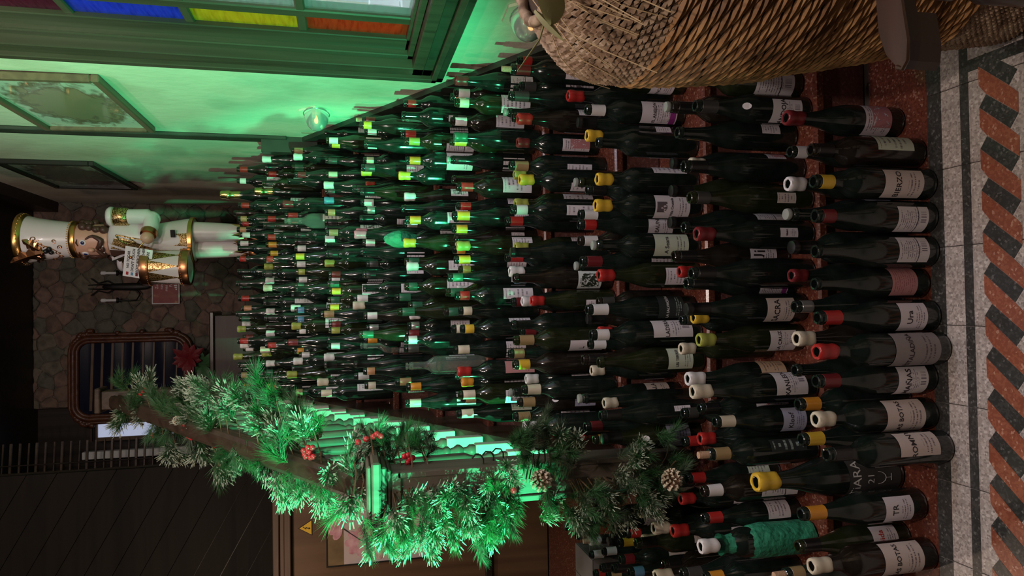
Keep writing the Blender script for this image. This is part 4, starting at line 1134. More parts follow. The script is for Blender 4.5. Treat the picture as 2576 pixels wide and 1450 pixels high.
far_k = (8, 9, 10)
FB = MB(); FMATS = []; FI = {}
def far_add(me, mtx, mt):
    if mt.name not in FI: FI[mt.name] = len(FMATS); FMATS.append(mt)
    FB.mi = FI[mt.name]; vs = [mtx @ v.co for v in me.vertices]
    uvl = me.uv_layers[0].data if me.uv_layers else None
    FB.add(vs, [tuple(p_.vertices) for p_ in me.polygons], [tuple(tuple(uvl[i].uv) for i in p_.loop_indices) for p_ in me.polygons] if uvl else None)
extra = []
for k in sorted(byk):
    rs = byk[k]; tot = len(rs)
    for i, (k_, x, y, H, cap, fl, stl, hw, a, tx) in enumerate(rs):
        o = make_bottle(k, float(x), float(y), float(H), cap, fl, stl, int(hw), float(a), tx, i + 1, tot, tot)
        if k == 11 and abs(float(x) + .613) < .004 and abs(float(y) - 1.59) < .004:
            w_ = link('tissue_wrap', tissue_mesh(False), o); setm(w_, M['tissue']); o['label'] = 'bottle wrapped in crumpled green tissue paper, cream wax seal, left of the newel post'
        if k in far_k: extra.append(o)
# the most distant bottles (beyond the 300 largest) become one countless mass
bpy.context.view_layer.update()
for o in extra:
    for q in [o] + list(o.children):
        me = q.data
        far_add(me, q.matrix_world, q.material_slots[0].material if q is not o else me.materials[0])
for o in extra:
    for q in list(o.children_recursive): bpy.data.objects.remove(q)
    bpy.data.objects.remove(o)
o = link('distant_wine_bottles', FB.mesh('distant_wine_bottles', FMATS, True)); o['kind'] = 'stuff'
tag(o, 'crowd of dark wine bottles on the top three steps below the nutcracker', 'bottles')
# ------------------------------------------------------------------ wall pictures
def framed(name, label, y0, y1, z0, z1, art, xo=.03, fw=.03, fm=None, lean=.0):
    t = thing(name, label, 'picture', (XW, (y0 + y1) / 2, z0)); h = z1 - z0; w_ = (y1 - y0) / 2
    b = MB()
    for (a, c, d, e) in ((-w_, w_, 0, fw), (-w_, w_, h - fw, h), (-w_, -w_ + fw, fw, h - fw), (w_ - fw, w_, fw, h - fw)): b.box(-xo, -.002, a, c, d, e, bev=.004)
    part('frame', b, fm, t, rot=(0, 0, 0))
    b = MB(); x = -xo * .45
    b.add([(x, w_ - fw, fw), (x, -w_ + fw, fw), (x, -w_ + fw, h - fw), (x, w_ - fw, h - fw)], [(0, 1, 2, 3)], [((0, 0), (1, 0), (1, 1), (0, 1))]); part('print', b, art, t)
    t.rotation_euler = (0, lean, 0)
    return t
def art_mat(name, bg, ink, shape):
    m = mat(name, bg, .25, coat=.3); nt = m.node_tree; L = nt.links; uv = N(nt, 'ShaderNodeUVMap')
    mp = N(nt, 'ShaderNodeMapping'); mp.inputs['Location'].default_value = shape[0]; mp.inputs['Scale'].default_value = shape[1]; L.new(uv.outputs[0], mp.inputs[0])
    gr = N(nt, 'ShaderNodeTexGradient', gradient_type='SPHERICAL'); L.new(mp.outputs[0], gr.inputs[0])
    nz = N(nt, 'ShaderNodeTexNoise', Scale=9, Detail=7, Distortion=.6); L.new(uv.outputs[0], nz.inputs['Vector'])
    a = N(nt, 'ShaderNodeMath', operation='MULTIPLY_ADD'); a.inputs[1].default_value = 1.0; L.new(nz.outputs['Fac'], a.inputs[0]); L.new(gr.outputs['Fac'], a.inputs[2])
    cr = N(nt, 'ShaderNodeValToRGB'); L.new(a.outputs[0], cr.inputs[0]); e = cr.color_ramp.elements
    e[0].position = .60; e[0].color = (*bg, 1); e[1].position = .80; e[1].color = (*ink, 1)
    q = e.new(.68); q.color = (*[(i + j) / 2 for i, j in zip(bg, ink)], 1)
    q = e.new(.95); q.color = (*[i * 1.7 for i in ink], 1)
    L.new(cr.outputs[0], P(m).inputs['Base Color']); return m
M['fr_brown'] = wood('brown_picture_frame', (.10, .05, .035), (.17, .09, .06), 1)
M['fr_black'] = mat('black_picture_frame', (.02, .018, .015), .35)
framed('framed_print', 'brown-framed print of an old townscape hanging nearest the window', 2.83, 3.62, 2.19, 2.66, art_mat('townscape_print', (.50, .52, .46), (.13, .11, .07), ((-.92, -.8, 0), (1.9, 1.7, 1))), fm=M['fr_brown'], lean=-.02)
framed('framed_print', 'black-framed print with gilt slip, hanging nearer the stone wall', 4.52, 5.42, 2.74, 3.26, art_mat('dark_oval_print', (.30, .29, .24), (.06, .055, .045), ((-.9, -.9, 0), (1.8, 1.8, 1))), fm=M['fr_black'])
# ------------------------------------------------------------------ glass wall lamps set low in the wall
M['lampglass'] = mat('ribbed_lamp_glass', (.80, .78, .76), .15, trans=.7, ior=1.25)
M['bulb'] = mat('dim_orange_bulb', (.9, .4, .1), .4, emit=(1, .32, .06), es=1.2)
for (y, z, lb) in ((3.225, 1.435, 'half-bowl glass wall lamp glowing orange, above the middle of the skirting'), (1.99, .775, 'half-bowl glass wall lamp glowing orange, above the wicker basket')):
    t = thing('wall_lamp', lb, 'wall lamp', (XW, y, z))
    b = MB(); b.prism([(-.115, .0), (-.04, .075), (.07, .07), (.125, .0), (.06, -.055), (-.05, -.06)], -.010, -.001, plane='yz'); part('back_plate', b, M['plaster'], t)
    b = MB(); nn = 20; pr = []
    b.lathe([(max(math.sin(pi * j / 12), 0) * 1.0, -math.cos(pi * j / 12)) for j in range(13)], nn, a0=0, a1=pi, caps=False)
    b.v = [(-abs(X) * .075 - .008, Y * .10 * (1 - .12 * abs(Z)), Z * .052 * (1 + .25 * Y)) for X, Y, Z in b.v]
    part('glass_bowl', b, M['lampglass'], t, smooth=True)
    b = MB(); b.tube([(-.009, .105 * math.cos(a * pi / 12), .056 * math.sin(a * pi / 12)) for a in range(24)], .003, 6, closed=True); part('metal_rim', b, M['cap_S'], t, smooth=True)
    b = MB(); b.sphere((-.038, .01, 0), .014, 10, 8, sz=1.0); b.sphere((-.034, -.028, -.004), .010, 10, 8); part('bulb', b, M['bulb'], t, smooth=True)
    lamp('wall_lamp_glow', 'POINT', (XW - .05, y, z), .03, (1, .45, .15), shadow_soft_size=.02)
# ------------------------------------------------------------------ wicker basket
bx, by = .625, 1.13
BP = [(.0, .095), (.02, .118), (.126, .136), (.245, .155), (.349, .180), (.408, .193), (.502, .210), (.552, .226), (.718, .246), (.822, .252), (.872, .250), (.914, .236), (.95, .200), (.972, .165), (.985, .150)]
def brad(z):
    for (z0, r0), (z1, r1) in zip(BP, BP[1:]):
        if z <= z1: return (r0 + (r1 - r0) * (z - z0) / (z1 - z0)) * .93
    return BP[-1][1] * .93
M['wick'] = noise_col(mat('brown_wicker', rough=.45), [(.13, .055, .018), (.36, .18, .065), (.58, .34, .14)], scale=16, detail=5, pos=[.3, .5, .72])
M['rope'] = noise_col(mat('twisted_seagrass', rough=.7), [(.13, .075, .04), (.30, .20, .12), (.50, .38, .26)], scale=40, detail=4, pos=[.3, .5, .72])
M['stake'] = mat('pale_stake', (.36, .23, .12), .6)
t = thing('wicker_basket', 'tall bulging brown wicker basket standing at the foot of the stairs', 'basket', (bx, by, 0))
nst = 30
def weave(z0, z1, rr, dz, n, span, rise, lift, nm, m, sg=4):
    b = MB(); z = z0; row = 0; r_ = random.Random(len(nm))
    while z < z1:
        for i in range(n):
            a0 = 2 * pi * (i + .5 * (row % 2) + .13 * row) / n; da = 2 * pi / n * span; pts_ = []; rad = []
            j1, j2 = r_.uniform(-.0015, .0015), r_.uniform(.8, 1.15)
            for q in range(sg + 1):
                u = q / sg; a = a0 + da * u; zz = min(.99, z + rise * (u - .5) + j1); R_ = brad(max(0, min(.985, zz))) - lift * .45 + lift * math.sin(pi * u)
                pts_.append((R_ * math.sin(a), -R_ * math.cos(a), max(.006, zz))); rad.append(rr * j2 * (.75 + .3 * math.sin(pi * u)))
            b.tube(pts_, rad, 4)
        z += dz; row += 1
    o = part(nm, b, m, t, smooth=True); o['kind'] = 'stuff'; return o
weave(.012, .20, .0050, .0086, 74, 1.5, -.010, .006, 'woven_base_band', M['rope'], 2)
weave(.20, .815, .0050, .0118, nst, 2.1, -.015, .011, 'woven_wicker_strands', M['wick'], 6)
weave(.815, .985, .0050, .0086, 84, 1.5, -.010, .006, 'twisted_rim_band', M['rope'], 2)
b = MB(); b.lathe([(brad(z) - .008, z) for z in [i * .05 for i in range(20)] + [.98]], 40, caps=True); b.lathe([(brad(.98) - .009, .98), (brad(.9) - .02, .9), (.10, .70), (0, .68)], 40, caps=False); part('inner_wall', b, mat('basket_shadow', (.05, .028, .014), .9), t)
for i in range(nst):
    a = 2 * pi * i / nst; b = MB(); b.tube([((brad(z) + .001) * math.sin(a), -(brad(z) + .001) * math.cos(a), z) for z in [.2 + .0475 * j for j in range(14)]], .0032, 5); part('stake', b, M['stake'], t, smooth=True)
b = MB(); b.tube([((brad(.985) + .002) * math.sin(2 * pi * i / 60), -(brad(.985) + .002) * math.cos(2 * pi * i / 60), .99 + .003 * math.sin(i * 2.1)) for i in range(60)], .010, 8, closed=True); part('rim', b, M['rope'], t, smooth=True)
# loose fibres spilling from the basket
rnd = random.Random(4); b = MB()
for i in range(46):
    a = rnd.uniform(-1.5, .9) ; r0 = rnd.uniform(.05, .13); z0_ = rnd.uniform(.96, 1.02); ln = rnd.uniform(.08, .24)
    p0 = Vector((r0 * math.sin(a), -r0 * math.cos(a), z0_)); d = Vector((math.sin(a + rnd.uniform(-.9, .9)), -math.cos(a + rnd.uniform(-.6, .6)), rnd.uniform(-.1, .5)))
    pts_ = [p0 + d * ln * t_ + Vector((0, 0, -.16 * t_ * t_)) for t_ in (0, .25, .5, .75, 1)]
    pts_ = [Vector((q.x * max(1, (brad(min(.985, max(0, q.z))) + .014) / max(.01, math.hypot(q.x, q.y))), q.y * max(1, (brad(min(.985, max(0, q.z))) + .014) / max(.01, math.hypot(q.x, q.y))), q.z)) if q.z < .995 else q for q in pts_]
    b.tube(pts_, .0009, 4)
o = part('dried_fibres', b, mat('straw_fibre', (.52, .38, .20), .7), None, (bx, by, 0), smooth=True); o['kind'] = 'stuff'; tag(o, 'loose straw-coloured fibres spilling over the basket rim', 'straw')
# broad leaves in the basket
M['leaf'] = noise_col(mat('olive_dry_leaf', rough=.5), [(.16, .17, .06), (.30, .30, .12)], scale=9)
t = thing('dried_leaf_stem', 'olive green broad dried leaves and stem leaning out of the wicker basket', 'plant', (bx, by, .95))
def leaf(p0, p1, wd_, n=9, sag=.0, thin=False):
    p0, p1 = Vector(p0), Vector(p1); d = (p1 - p0); s_ = d.cross(Vector((.2, 1, .1))).normalized(); nn = d.cross(s_).normalized(); b = MB(); vs = []; fs = []
    for i in range(n + 1):
        t_ = i / n; c_ = p0 + d * t_ + nn * sag * math.sin(pi * t_); w_ = wd_ * math.sin(pi * min(1, t_ * .92 + .08)) ** .8 + .0004
        vs += [c_ - s_ * w_, c_ + nn * .004, c_ + s_ * w_, c_ + nn * .0035 - nn * .0012]
        if i: 
            o_ = (i - 1) * 4
            for k in range(4): fs.append((o_ + k, o_ + (k + 1) % 4, o_ + 4 + (k + 1) % 4, o_ + 4 + k))
    b.add(vs, fs); return b
L0 = Vector((bx, by, .95))
for (p0, p1, w_) in (((.50, 1.03, 1.00), (.405, .98, 1.02), .024), ((.52, 1.06, 1.01), (.44, .97, 1.065), .022), ((.55, 1.08, 1.0), (.48, 1.0, 1.09), .020), ((.43, .99, 1.04), (.385, .98, 1.00), .006)):
    part('leaf', leaf(Vector(p0) - L0, Vector(p1) - L0, w_), M['leaf'], t, smooth=True)
b = MB(); b.tube([Vector(q) - L0 for q in ((.58, 1.10, .97), (.50, 1.03, 1.0), (.43, .99, 1.02), (.385, .985, 1.035), (.335, .98, 1.07))], [.003, .0022, .0018, .0015, .001], 6); part('stem', b, M['leaf'], t, smooth=True)
# ------------------------------------------------------------------ chair arm in the foreground
t = thing('armchair', 'dark walnut armchair edge with scrolled arm and turned leg, in front of the basket', 'chair', (.545, .735, 0))
b = MB()
plan = [(.36, .012), (-.16, .012), (-.215, .008), (-.245, -.003), (-.266, -.020), (-.271, -.029), (-.263, -.036), (-.240, -.038), (-.20, -.032), (-.14, -.024), (.36, -.024)]
b.prism(plan, .640, .660)
part('arm', b, M['wd_chair'], t)
b = MB(); b.prism([(x * .985 - .004, y) for x, y in plan[3:9]] + [(-.215, -.026), (-.21, .004)], .612, .642); part('arm_scroll', b, M['wd_chair'], t)
b = MB(); b.tube([(x, y, .660) for x, y in plan[4:]], .003, 6); part('arm_bead', b, M['wd_chair'], t, smooth=True)
b = MB(); b.lathe([(.026, 0), (.030, .02), (.030, .07), (.020, .085), (.032, .11), (.034, .13), (.020, .15), (.024, .17), (.038, .23), (.040, .27), (.026, .33), (.020, .35), (.034, .365), (.034, .385), (.022, .40), (.028, .43), (.030, .50), (.020, .53), (.030, .55), (.030, .57), (.024, .60), (.024, .640)], 24, (-.135, .0, 0)); part('turned_leg', b, M['wd_chair'], t, smooth=True)
b = MB(); b.box(-.10, .3, -.03, .03, .355, .43, bev=.006); part('seat_rail', b, M['wd_chair'], t)
b = MB(); b.box(-.085, .3, -.018, .018, .09, .13, bev=.005); part('stretcher', b, M['wd_chair'], t)
b = MB(); b.box(-.11, -.06, -.42, -.02, .02, .06, bev=.006); part('side_stretcher', b, M['wd_chair'], t)
# ------------------------------------------------------------------ nutcracker figure
NX, NY, NZ = .405, 4.60, 10 * RI
t = thing('nutcracker_figure', 'tall white and gold nutcracker drummer figure standing on the landing', 'figurine', (NX, NY, NZ), (0, 0, math.radians(-40)))
Wp, Gd = M['white_paint'], M['gold']
b = MB(); b.lathe([(.19, 0), (.19, .03), (.175, .04)], 32); part('base', b, M['gold'], t, smooth=True)
for sx in (-1, 1):
    b = MB(); b.lathe([(.045, .04), (.052, .06), (.050, .12), (.046, .22), (.058, .27), (.062, .30), (.055, .31)], 24, (sx * .062, 0, 0)); b.sphere((sx * .062, -.045, .062), .048, 16, 8, sy=1.35, sz=.62); part('boot', b, M['bronze'], t, smooth=True)
    b = MB(); b.lathe([(.046, .30), (.050, .36), (.058, .52), (.064, .66)], 28, (sx * .062, 0, 0)); part('trouser_leg', b, Wp, t, smooth=True)
    b = MB()
    for i in range(7):
        a = (i - 3) * .42; s0 = Vector((sx * .062 + .052 * math.sin(a), -.052 * math.cos(a), .30)); up = .10 if i % 2 == 0 else .06
        for dz_ in (1, -1):
            d = Vector((math.sin(a) * .3, -math.cos(a) * .4, dz_)).normalized(); L_ = up if dz_ > 0 else up * 1.3
            s_ = Vector((math.cos(a), math.sin(a), 0)) * .014
            b.add([s0, s0 + d * L_ * .5 - s_, s0 + d * L_, s0 + d * L_ * .5 + s_, s0 + d * L_ * .45 + Vector((math.sin(a), -math.cos(a), 0)) * .008], [(0, 1, 4), (1, 2, 4), (2, 3, 4), (3, 0, 4), (0, 3, 2, 1)])
    part('gold_leaf_trim', b, M['bronze'], t)
b = MB(); b.lathe([(.126, .615), (.134, .62), (.130, .66), (.112, .76), (.104, .80)], 40); part('coat_skirt', b, Wp, t, smooth=True)
b = MB(); b.lathe([(.134, .612), (.141, .616), (.141, .636), (.135, .640)], 40, caps=False)
part('gold_hem', b, Gd, t, smooth=True)
b = MB()
for a0 in (-.55, .35): 
    vs = []; 
    for i in range(9):
        a = a0 + i * .07; hgt = .642 + (.075 if i in (0, 8) else .030 + .02 * abs(i - 4) / 4)
        R1, R2 = .1405, .133
        vs += [(R1 * math.sin(a), -R1 * math.cos(a), .636), ((R2 - (hgt - .66) * .18) * math.sin(a) * 1.02, -(R2 - (hgt - .66) * .18) * math.cos(a) * 1.02, hgt)]
    b.add(vs, [(2 * i, 2 * i + 2, 2 * i + 3, 2 * i + 1) for i in range(8)])
for a in (-.5, -.15, .2, .5):
    b.tube([((.122 - (z - .66) * .18 + .004) * math.sin(a), -(.122 - (z - .66) * .18 + .004) * math.cos(a), z) for z in (.68, .72, .77)], .0035, 6)
part('gold_scrollwork', b, M['glitter'], t)
b = MB(); b.box(.050, .095, -.128, -.118, .70, .725, bev=.002); part('pocket_flap', b, M['black'], t, rot=(0, 0, .35))
b = MB(); b.lathe([(.104, .78), (.108, .83), (.128, .95), (.134, 1.02), (.118, 1.06), (.075, 1.085), (.05, 1.09)], 36, sy=.86); part('jacket', b, Wp, t, smooth=True)
b = MB()
R_ = lambda z: .108 + (z - .83) * .17 + .003
def onb(a, z): return (R_(z) * math.sin(a), -R_(z) * .86 * math.cos(a) - .001, z)
for s_ in (-1, 1):
    b.tube([onb(s_ * .75, 1.02), onb(s_ * .70, .98), onb(s_ * .62, .93), onb(s_ * .55, .88), onb(s_ * .5, .83)], .004, 6)
    b.tube([onb(s_ * .75, 1.02), onb(s_ * .5, 1.0), onb(s_ * .35, .96), onb(s_ * .45, .92), onb(s_ * .6, .95)], .0045, 6)
    vs = [onb(s_ * .18, 1.05), onb(s_ * .6, 1.03), onb(s_ * .62, .98), onb(s_ * .42, .92), onb(s_ * .22, .87), onb(s_ * .10, .84), onb(s_ * .08, .92), onb(s_ * .10, 1.0)]
    vs = [(x * 1.015, y * 1.02, z) for x, y, z in vs]; b.add(vs, [tuple(range(8))])
part('gold_braid', b, M['glitter'], t)
b = MB(); vs = [onb(-.42, 1.06), onb(.42, 1.06), onb(.14, .97), onb(0, .90), onb(-.14, .97)]; b.add([(x * 1.03, y * 1.045, z) for x, y, z in vs], [(0, 1, 2, 3, 4)]); part('cravat', b, Wp, t)
b = MB(); vs = [onb(-.16, 1.055), onb(.16, 1.055), onb(.09, .99), onb(0, .955), onb(-.09, .99)]; b.add([(x * 1.04, y * 1.065, z) for x, y, z in vs], [(0, 1, 2, 3, 4)]); part('beard_tip', b, M['brown_hair'], t)
# arms: one continuous tapered sleeve each, glitter epaulette, cuff and ball hand
for sx in (-1, 1):
    sh = Vector((sx * .165, 0, 1.04)); el = Vector((sx * .175, -.01, .825)); hd = Vector((sx * .125, -.155, .835 if sx > 0 else .80))
    b = MB(); pts_ = [sh + Vector((0, 0, -.02)), (sh + el) / 2, el + Vector((0, .0, .03)), el + Vector((-sx * .008, -.022, .002)), (el + hd) / 2 + Vector((0, 0, -.004)), hd + Vector((sx * .01, .03, 0))]
    b.tube(pts_, [.044, .044, .045, .045, .041, .036], 16); b.sphere(pts_[3] + Vector((0, .012, .0)), .045, 16, 10); part('sleeve', b, Wp, t, smooth=True)
    b = MB(); b.lathe([(.0465, .955), (.052, .96), (.054, 1.03), (.050, 1.035)], 24, (sh.x, sh.y, 0)); part('epaulette_band', b, M['glitter'], t, smooth=True)
    b = MB(); b.lathe([(.050, 1.035), (.057, 1.04), (.058, 1.055), (.046, 1.07), (0, 1.075)], 24, (sh.x, sh.y, 0)); part('shoulder_cap', b, Wp, t, smooth=True)
    b = MB(); d = (hd - pts_[4]).normalized(); b.tube([hd - d * .055, hd - d * .045, hd - d * .02], [.040, .046, .044], 16); part('cuff', b, M['bronze'], t, smooth=True)
    # painted wooden mitten: palm, four bent fingers and a thumb closed on the stick
    b = MB(); b.sphere(hd, .036, 20, 14); part('hand', b, M['skin'], t, smooth=True)
    b = MB(); tipp = hd + (Vector((-.085, -.075, .085)) if sx > 0 else Vector((.0, -.05, .115))); tail = hd - (tipp - hd) * .45
    b.tube([tail, hd, tipp], .0042, 8); b.sphere(tipp, .010, 12, 8); part('drumstick', b, M['bronze'], t, smooth=True)
# drum
dc = Vector((-.050, -.205, .66)); b = MB(); b.lathe([(.100, .0), (.100, .17)], 40, dc, caps=False); part('drum_shell', b, Wp, t, smooth=True)
b = MB()
for i in range(9):
    a = 2 * pi * i / 9; vs = []
    for (da, z) in ((-.349, .168), (-.17, .168), (0, .168), (.17, .168), (.349, .168), (.175, .085), (0, .004), (-.175, .085)): vs.append((dc.x + .1015 * math.sin(a + da), dc.y - .1015 * math.cos(a + da), dc.z + z))
    b.add(vs, [(0, 1, 7), (1, 2, 6, 7), (2, 3, 5, 6), (3, 4, 5)]); b.sphere((dc.x + .104 * math.sin(a), dc.y - .104 * math.cos(a), dc.z + .008), .006, 8, 6)
part('glitter_triangles', b, M['glitter'], t)
for z0_ in (-.045, .165):
    b = MB(); b.lathe([(.101, 0), (.108, .003), (.110, .012), (.110, .042), (.107, .050), (.101, .052)], 40, dc + Vector((0, 0, z0_)), caps=False)
    for i in range(44): a = 2 * pi * i / 44; b.sphere((dc.x + .1105 * math.sin(a), dc.y - .1105 * math.cos(a), dc.z + z0_ + .040 - (.03 if z0_ > 0 else 0)), .0028, 6, 4)
    part('drum_hoop', b, M['bronze'], t, smooth=True)
b = MB(); b.lathe([(.101, -.036), (0, -.036)], 40, dc, caps=False); b.lathe([(.101, .21), (0, .21)], 40, dc, caps=False); part('drum_head', b, M['paper'], t)
# head
b = MB(); b.lathe([(.045, 1.075), (.088, 1.08), (.092, 1.10), (.094, 1.18), (.094, 1.265)], 36); part('head', b, M['skin'], t, smooth=True)
b = MB(); b.sphere((0, -.104, 1.165), .013, 12, 8, sy=1.2, sz=1.5); part('nose', b, M['skin'], t, smooth=True)
for sx in (-1, 1):
    a = sx * .42; e = Vector((.094 * math.sin(a), -.094 * math.cos(a), 1.205))
    eb = MB(); eb.sphere((0, 0, 0), .0185, 16, 8, sy=.35); part('eye', eb, M['paper'], t, e, (0, 0, a), smooth=True)
    eb = MB(); eb.sphere((0, -.0055, 0), .0105, 14, 8, sy=.32); part('iris', eb, M['blue_eye'], t, e, (0, 0, a), smooth=True)
    eb = MB(); eb.sphere((0, -.0085, 0), .005, 12, 8, sy=.3); part('pupil', eb, M['black'], t, e, (0, 0, a), smooth=True)
    eb = MB(); eb.tube([(-.020, -.003, .026), (0, -.006, .033), (.020, -.003, .028)], [.002, .0045, .002], 6); part('eyebrow', eb, M['brown_hair'], t, e, (0, 0, a), smooth=True)
    mb = MB(); pts_ = []; rr = []
    for i in range(12):
        u = i / 11; a_ = sx * (.06 + u * .95) if u < .8 else sx * (.06 + .76 + (u - .8) * .2 - (u - .8) ** 2 * 6); z = 1.135 - .028 * math.sin(u * 3.0) + (max(0, u - .55) * .13)
        pts_.append((.100 * math.sin(a_), -.100 * math.cos(a_), z)); rr.append(.004 + .012 * math.sin(pi * min(1, u * .9 + .12)))
    mb.tube(pts_, rr, 10); part('moustache', mb, M['brown_hair'], t, smooth=True)
rnd = random.Random(2); b = MB()
for i in range(64):
    a = rnd.uniform(1.15, 2 * pi - 1.15); z = rnd.uniform(1.045, 1.245); b.sphere((.100 * math.sin(a), -.100 * math.cos(a), z), rnd.uniform(.018, .027), 10, 7)
b.sphere((0, -.098, 1.105), .012, 8, 6, sx=1.8); part('curly_hair', b, M['brown_hair'], t, smooth=True)['kind'] = 'stuff'
b = MB(); b.box(-.028, .028, -.100, -.092, 1.098, 1.116, bev=.002); part('teeth', b, M['paper'], t)
# hat
b = MB(); b.lathe([(.101, 1.262), (.104, 1.30), (.112, 1.38), (.124, 1.46), (.140, 1.525), (.146, 1.535), (.10, 1.55), (0, 1.552)], 40, caps=False); part('hat', b, Wp, t, smooth=True)
b = MB(); b.lathe([(.098, 1.248), (.108, 1.25), (.110, 1.262), (.108, 1.276), (.103, 1.280)], 40, caps=False)
for i in range(48): a = 2 * pi * i / 48; b.sphere((.107 * math.sin(a), -.107 * math.cos(a), 1.285), .0035, 6, 4)
part('hat_band', b, Gd, t, smooth=True)
b = MB(); b.lathe([(.1385, 1.508), (.1455, 1.515), (.1535, 1.54), (.150, 1.548), (.143, 1.54)], 44, caps=False)
for i in range(40): a = 2 * pi * i / 40; b.sphere((.1465 * math.sin(a), -.1465 * math.cos(a), 1.526), .0055, 6, 4)
part('hat_rim', b, Gd, t, smooth=True)
b = MB()
def hs(a, z): r_ = .1045 + max(0, z - 1.30) * .135 + .0015; return (r_ * math.sin(a), -r_ * math.cos(a), z)
def spiral(a0, z0_, s_, turns, sg, ph=0):
    return [hs(a0 + sg * s_ * (1 - q / 16 * .85) * math.cos(ph + turns * 2 * pi * q / 16) / .115, z0_ + s_ * (1 - q / 16 * .85) * math.sin(ph + turns * 2 * pi * q / 16)) for q in range(17)]
for (a0, z0_, s_, tr, sg, ph) in ((.35, 1.42, .026, 1.3, 1, 0), (.62, 1.445, .016, 1.0, -1, 1), (.12, 1.385, .020, 1.2, -1, 2), (.52, 1.35, .014, 1.1, 1, 3), (-.15, 1.335, .016, 1.1, 1, 0), (.20, 1.32, .014, 1.1, -1, 1), (-.45, 1.335, .018, 1.2, 1, 2), (-.75, 1.37, .018, 1.2, -1, 0)):
    b.tube(spiral(a0, z0_, s_, tr, sg, ph), .0024, 6)
b.tube([hs(.45, 1.44), hs(.28, 1.395), hs(.10, 1.36), hs(.0, 1.345)], .0024, 6)
part('hat_scrollwork', b, M['bronze'], t, smooth=True)
b = MB()
def holly(cx_, cz, ang, ln, wd_, lift):
    vs = []; n_ = 9; out_ = []
    for i in range(n_):
        u = i / (n_ - 1); w_ = wd_ * math.sin(pi * (u * .9 + .06)) * (1.25 if i % 2 else .7); out_.append((u * ln, w_))
    pl = out_ + [(u, -w_) for u, w_ in out_[::-1]]
    for u, w_ in pl:
        X_ = u * math.cos(ang) - w_ * math.sin(ang); Z_ = u * math.sin(ang) + w_ * math.cos(ang); a = (cx_ + X_) / .115; p_ = Vector(hs(a, cz + Z_)); n_v = Vector((math.sin(a), -math.cos(a), 0)); vs.append(p_ + n_v * (.006 + lift * (u / ln) ** 2))
    c_ = len(pl); mid = [Vector(hs((cx_ + u * math.cos(ang)) / .115, cz + u * math.sin(ang))) + Vector((math.sin((cx_ + u * math.cos(ang)) / .115), -math.cos((cx_ + u * math.cos(ang)) / .115), 0)) * (.014 + lift * (u / ln) ** 2) for u, w_ in out_]
    b.add(vs + mid, [(i, i + 1, c_ + i + 1, c_ + i) for i in range(8)] + [(c_ + i, c_ + i + 1, c_ - 2 - i, c_ - 1 - i) for i in range(8)])
holly(0, 1.40, 1.75, .17, .030, .02); holly(.01, 1.41, .95, .10, .024, .01); holly(-.01, 1.41, 2.6, .09, .022, .0)
part('holly_leaf', b, M['bronze'], t)
b = MB()
for (a, z) in ((.0, 1.395), (.13, 1.375), (-.08, 1.37)):
    c_ = Vector(hs(a, z)); b.sphere(c_, .014, 14, 8)
part('holly_berry', b, M['black'], t, smooth=True)
# notice propped on the drum
sg = thing('paper_sign', 'white do-not-touch notice in four languages propped on the nutcracker drum', 'sign', (.255, 4.40, 2.475), (math.radians(-8), math.radians(9), math.radians(-14)))
b = MB(); b.box(-.088, .088, -.0015, .0015, -.075, .075); part('card', b, M['paper'], sg)
for i, (s_, c_) in enumerate((('NO TOCAR', 'R'), ("DON'T TOUCH", 'B'), ('NICHT BERÜHREN', 'D'), ('NE PAS TOUCHER', 'R'), ('NON TOCARE', 'g'))):
    lettering(s_, .019, M['ink'], sg, (.012, -.0022, .052 - i * .026), (pi / 2, 0, 0), bold=.0006)
    b = MB(); b.box(-.078, -.060, -.0025, -.0014, .045 - i * .026, .058 - i * .026); part('flag_print', b, M['cap_' + c_], sg)
# ------------------------------------------------------------------ things on the rubble wall
yb = 6.30
t = thing('wall_candelabra', 'black wrought-iron wall sconce with two white candles, left of the nutcracker', 'wall lamp', (.17, yb, 3.10))
for sx in (-1, 1):
    b = MB(); b.tube([(0, 0, -.10), (sx * .06, -.03, -.15), (sx * .11, -.06, -.13), (sx * .115, -.07, -.06), (sx * .11, -.07, .0)], .006, 8); b.tube([(0, 0, .02), (sx * .05, -.01, .10), (sx * .03, -.01, .17), (sx * .07, -.01, .22)], .005, 6); b.tube([(0, 0, .0), (sx * .02, -.01, .12), (sx * .015, -.01, .24)], [.012, .008, .003], 6); part('iron_arm', b, M['iron'], t, smooth=True)
    b = MB(); b.lathe([(.02, 0), (.024, .012), (.012, .014)], 14, (sx * .11, -.07, 0)); part('drip_cup', b, M['iron'], t, smooth=True)
    b = MB(); b.lathe([(.011, .012), (.011, .09), (.016, .10), (.015, .125), (0, .135)], 12, (sx * .11, -.07, 0)); part('candle', b, M['paper'], t, smooth=True)
b = MB(); b.lathe([(0, -.22), (.02, -.2), (.032, -.1), (.028, .05), (.012, .13), (0, .14)], 16, (0, -.01, 0), sy=.5); part('iron_back', b, M['iron'], t, smooth=True)
t = thing('wall_notice', 'red festive notice with white lettering on the stone wall beside the drum', 'sign', (.160, yb, 2.66))
b = MB(); b.box(-.135, .135, -.004, .008, 0, .21); part('board', b, M['paper'], t)
b = MB(); b.box(-.128, .128, -.006, -.004, .007, .203); part('red_print', b, noise_col(mat('red_festive_print', rough=.5), [(.22, .015, .012), (.30, .03, .02), (.55, .30, .12)], scale=22, pos=[.3, .6, .8]), t)
for i, s_ in enumerate(('Zumos', 'navidad', 'mas dulce', 'Feliz')): lettering(s_, .032, M['paper'], t, (.035, -.0068, .172 - i * .036), (pi / 2, 0, 0))
b = MB()
for i in range(8): b.box(-.02 + i * .016, -.010 + i * .016, -.0072, -.006, .018, .018 + .012 + .006 * (i % 3))
part('print_marks', b, M['paper'], t)
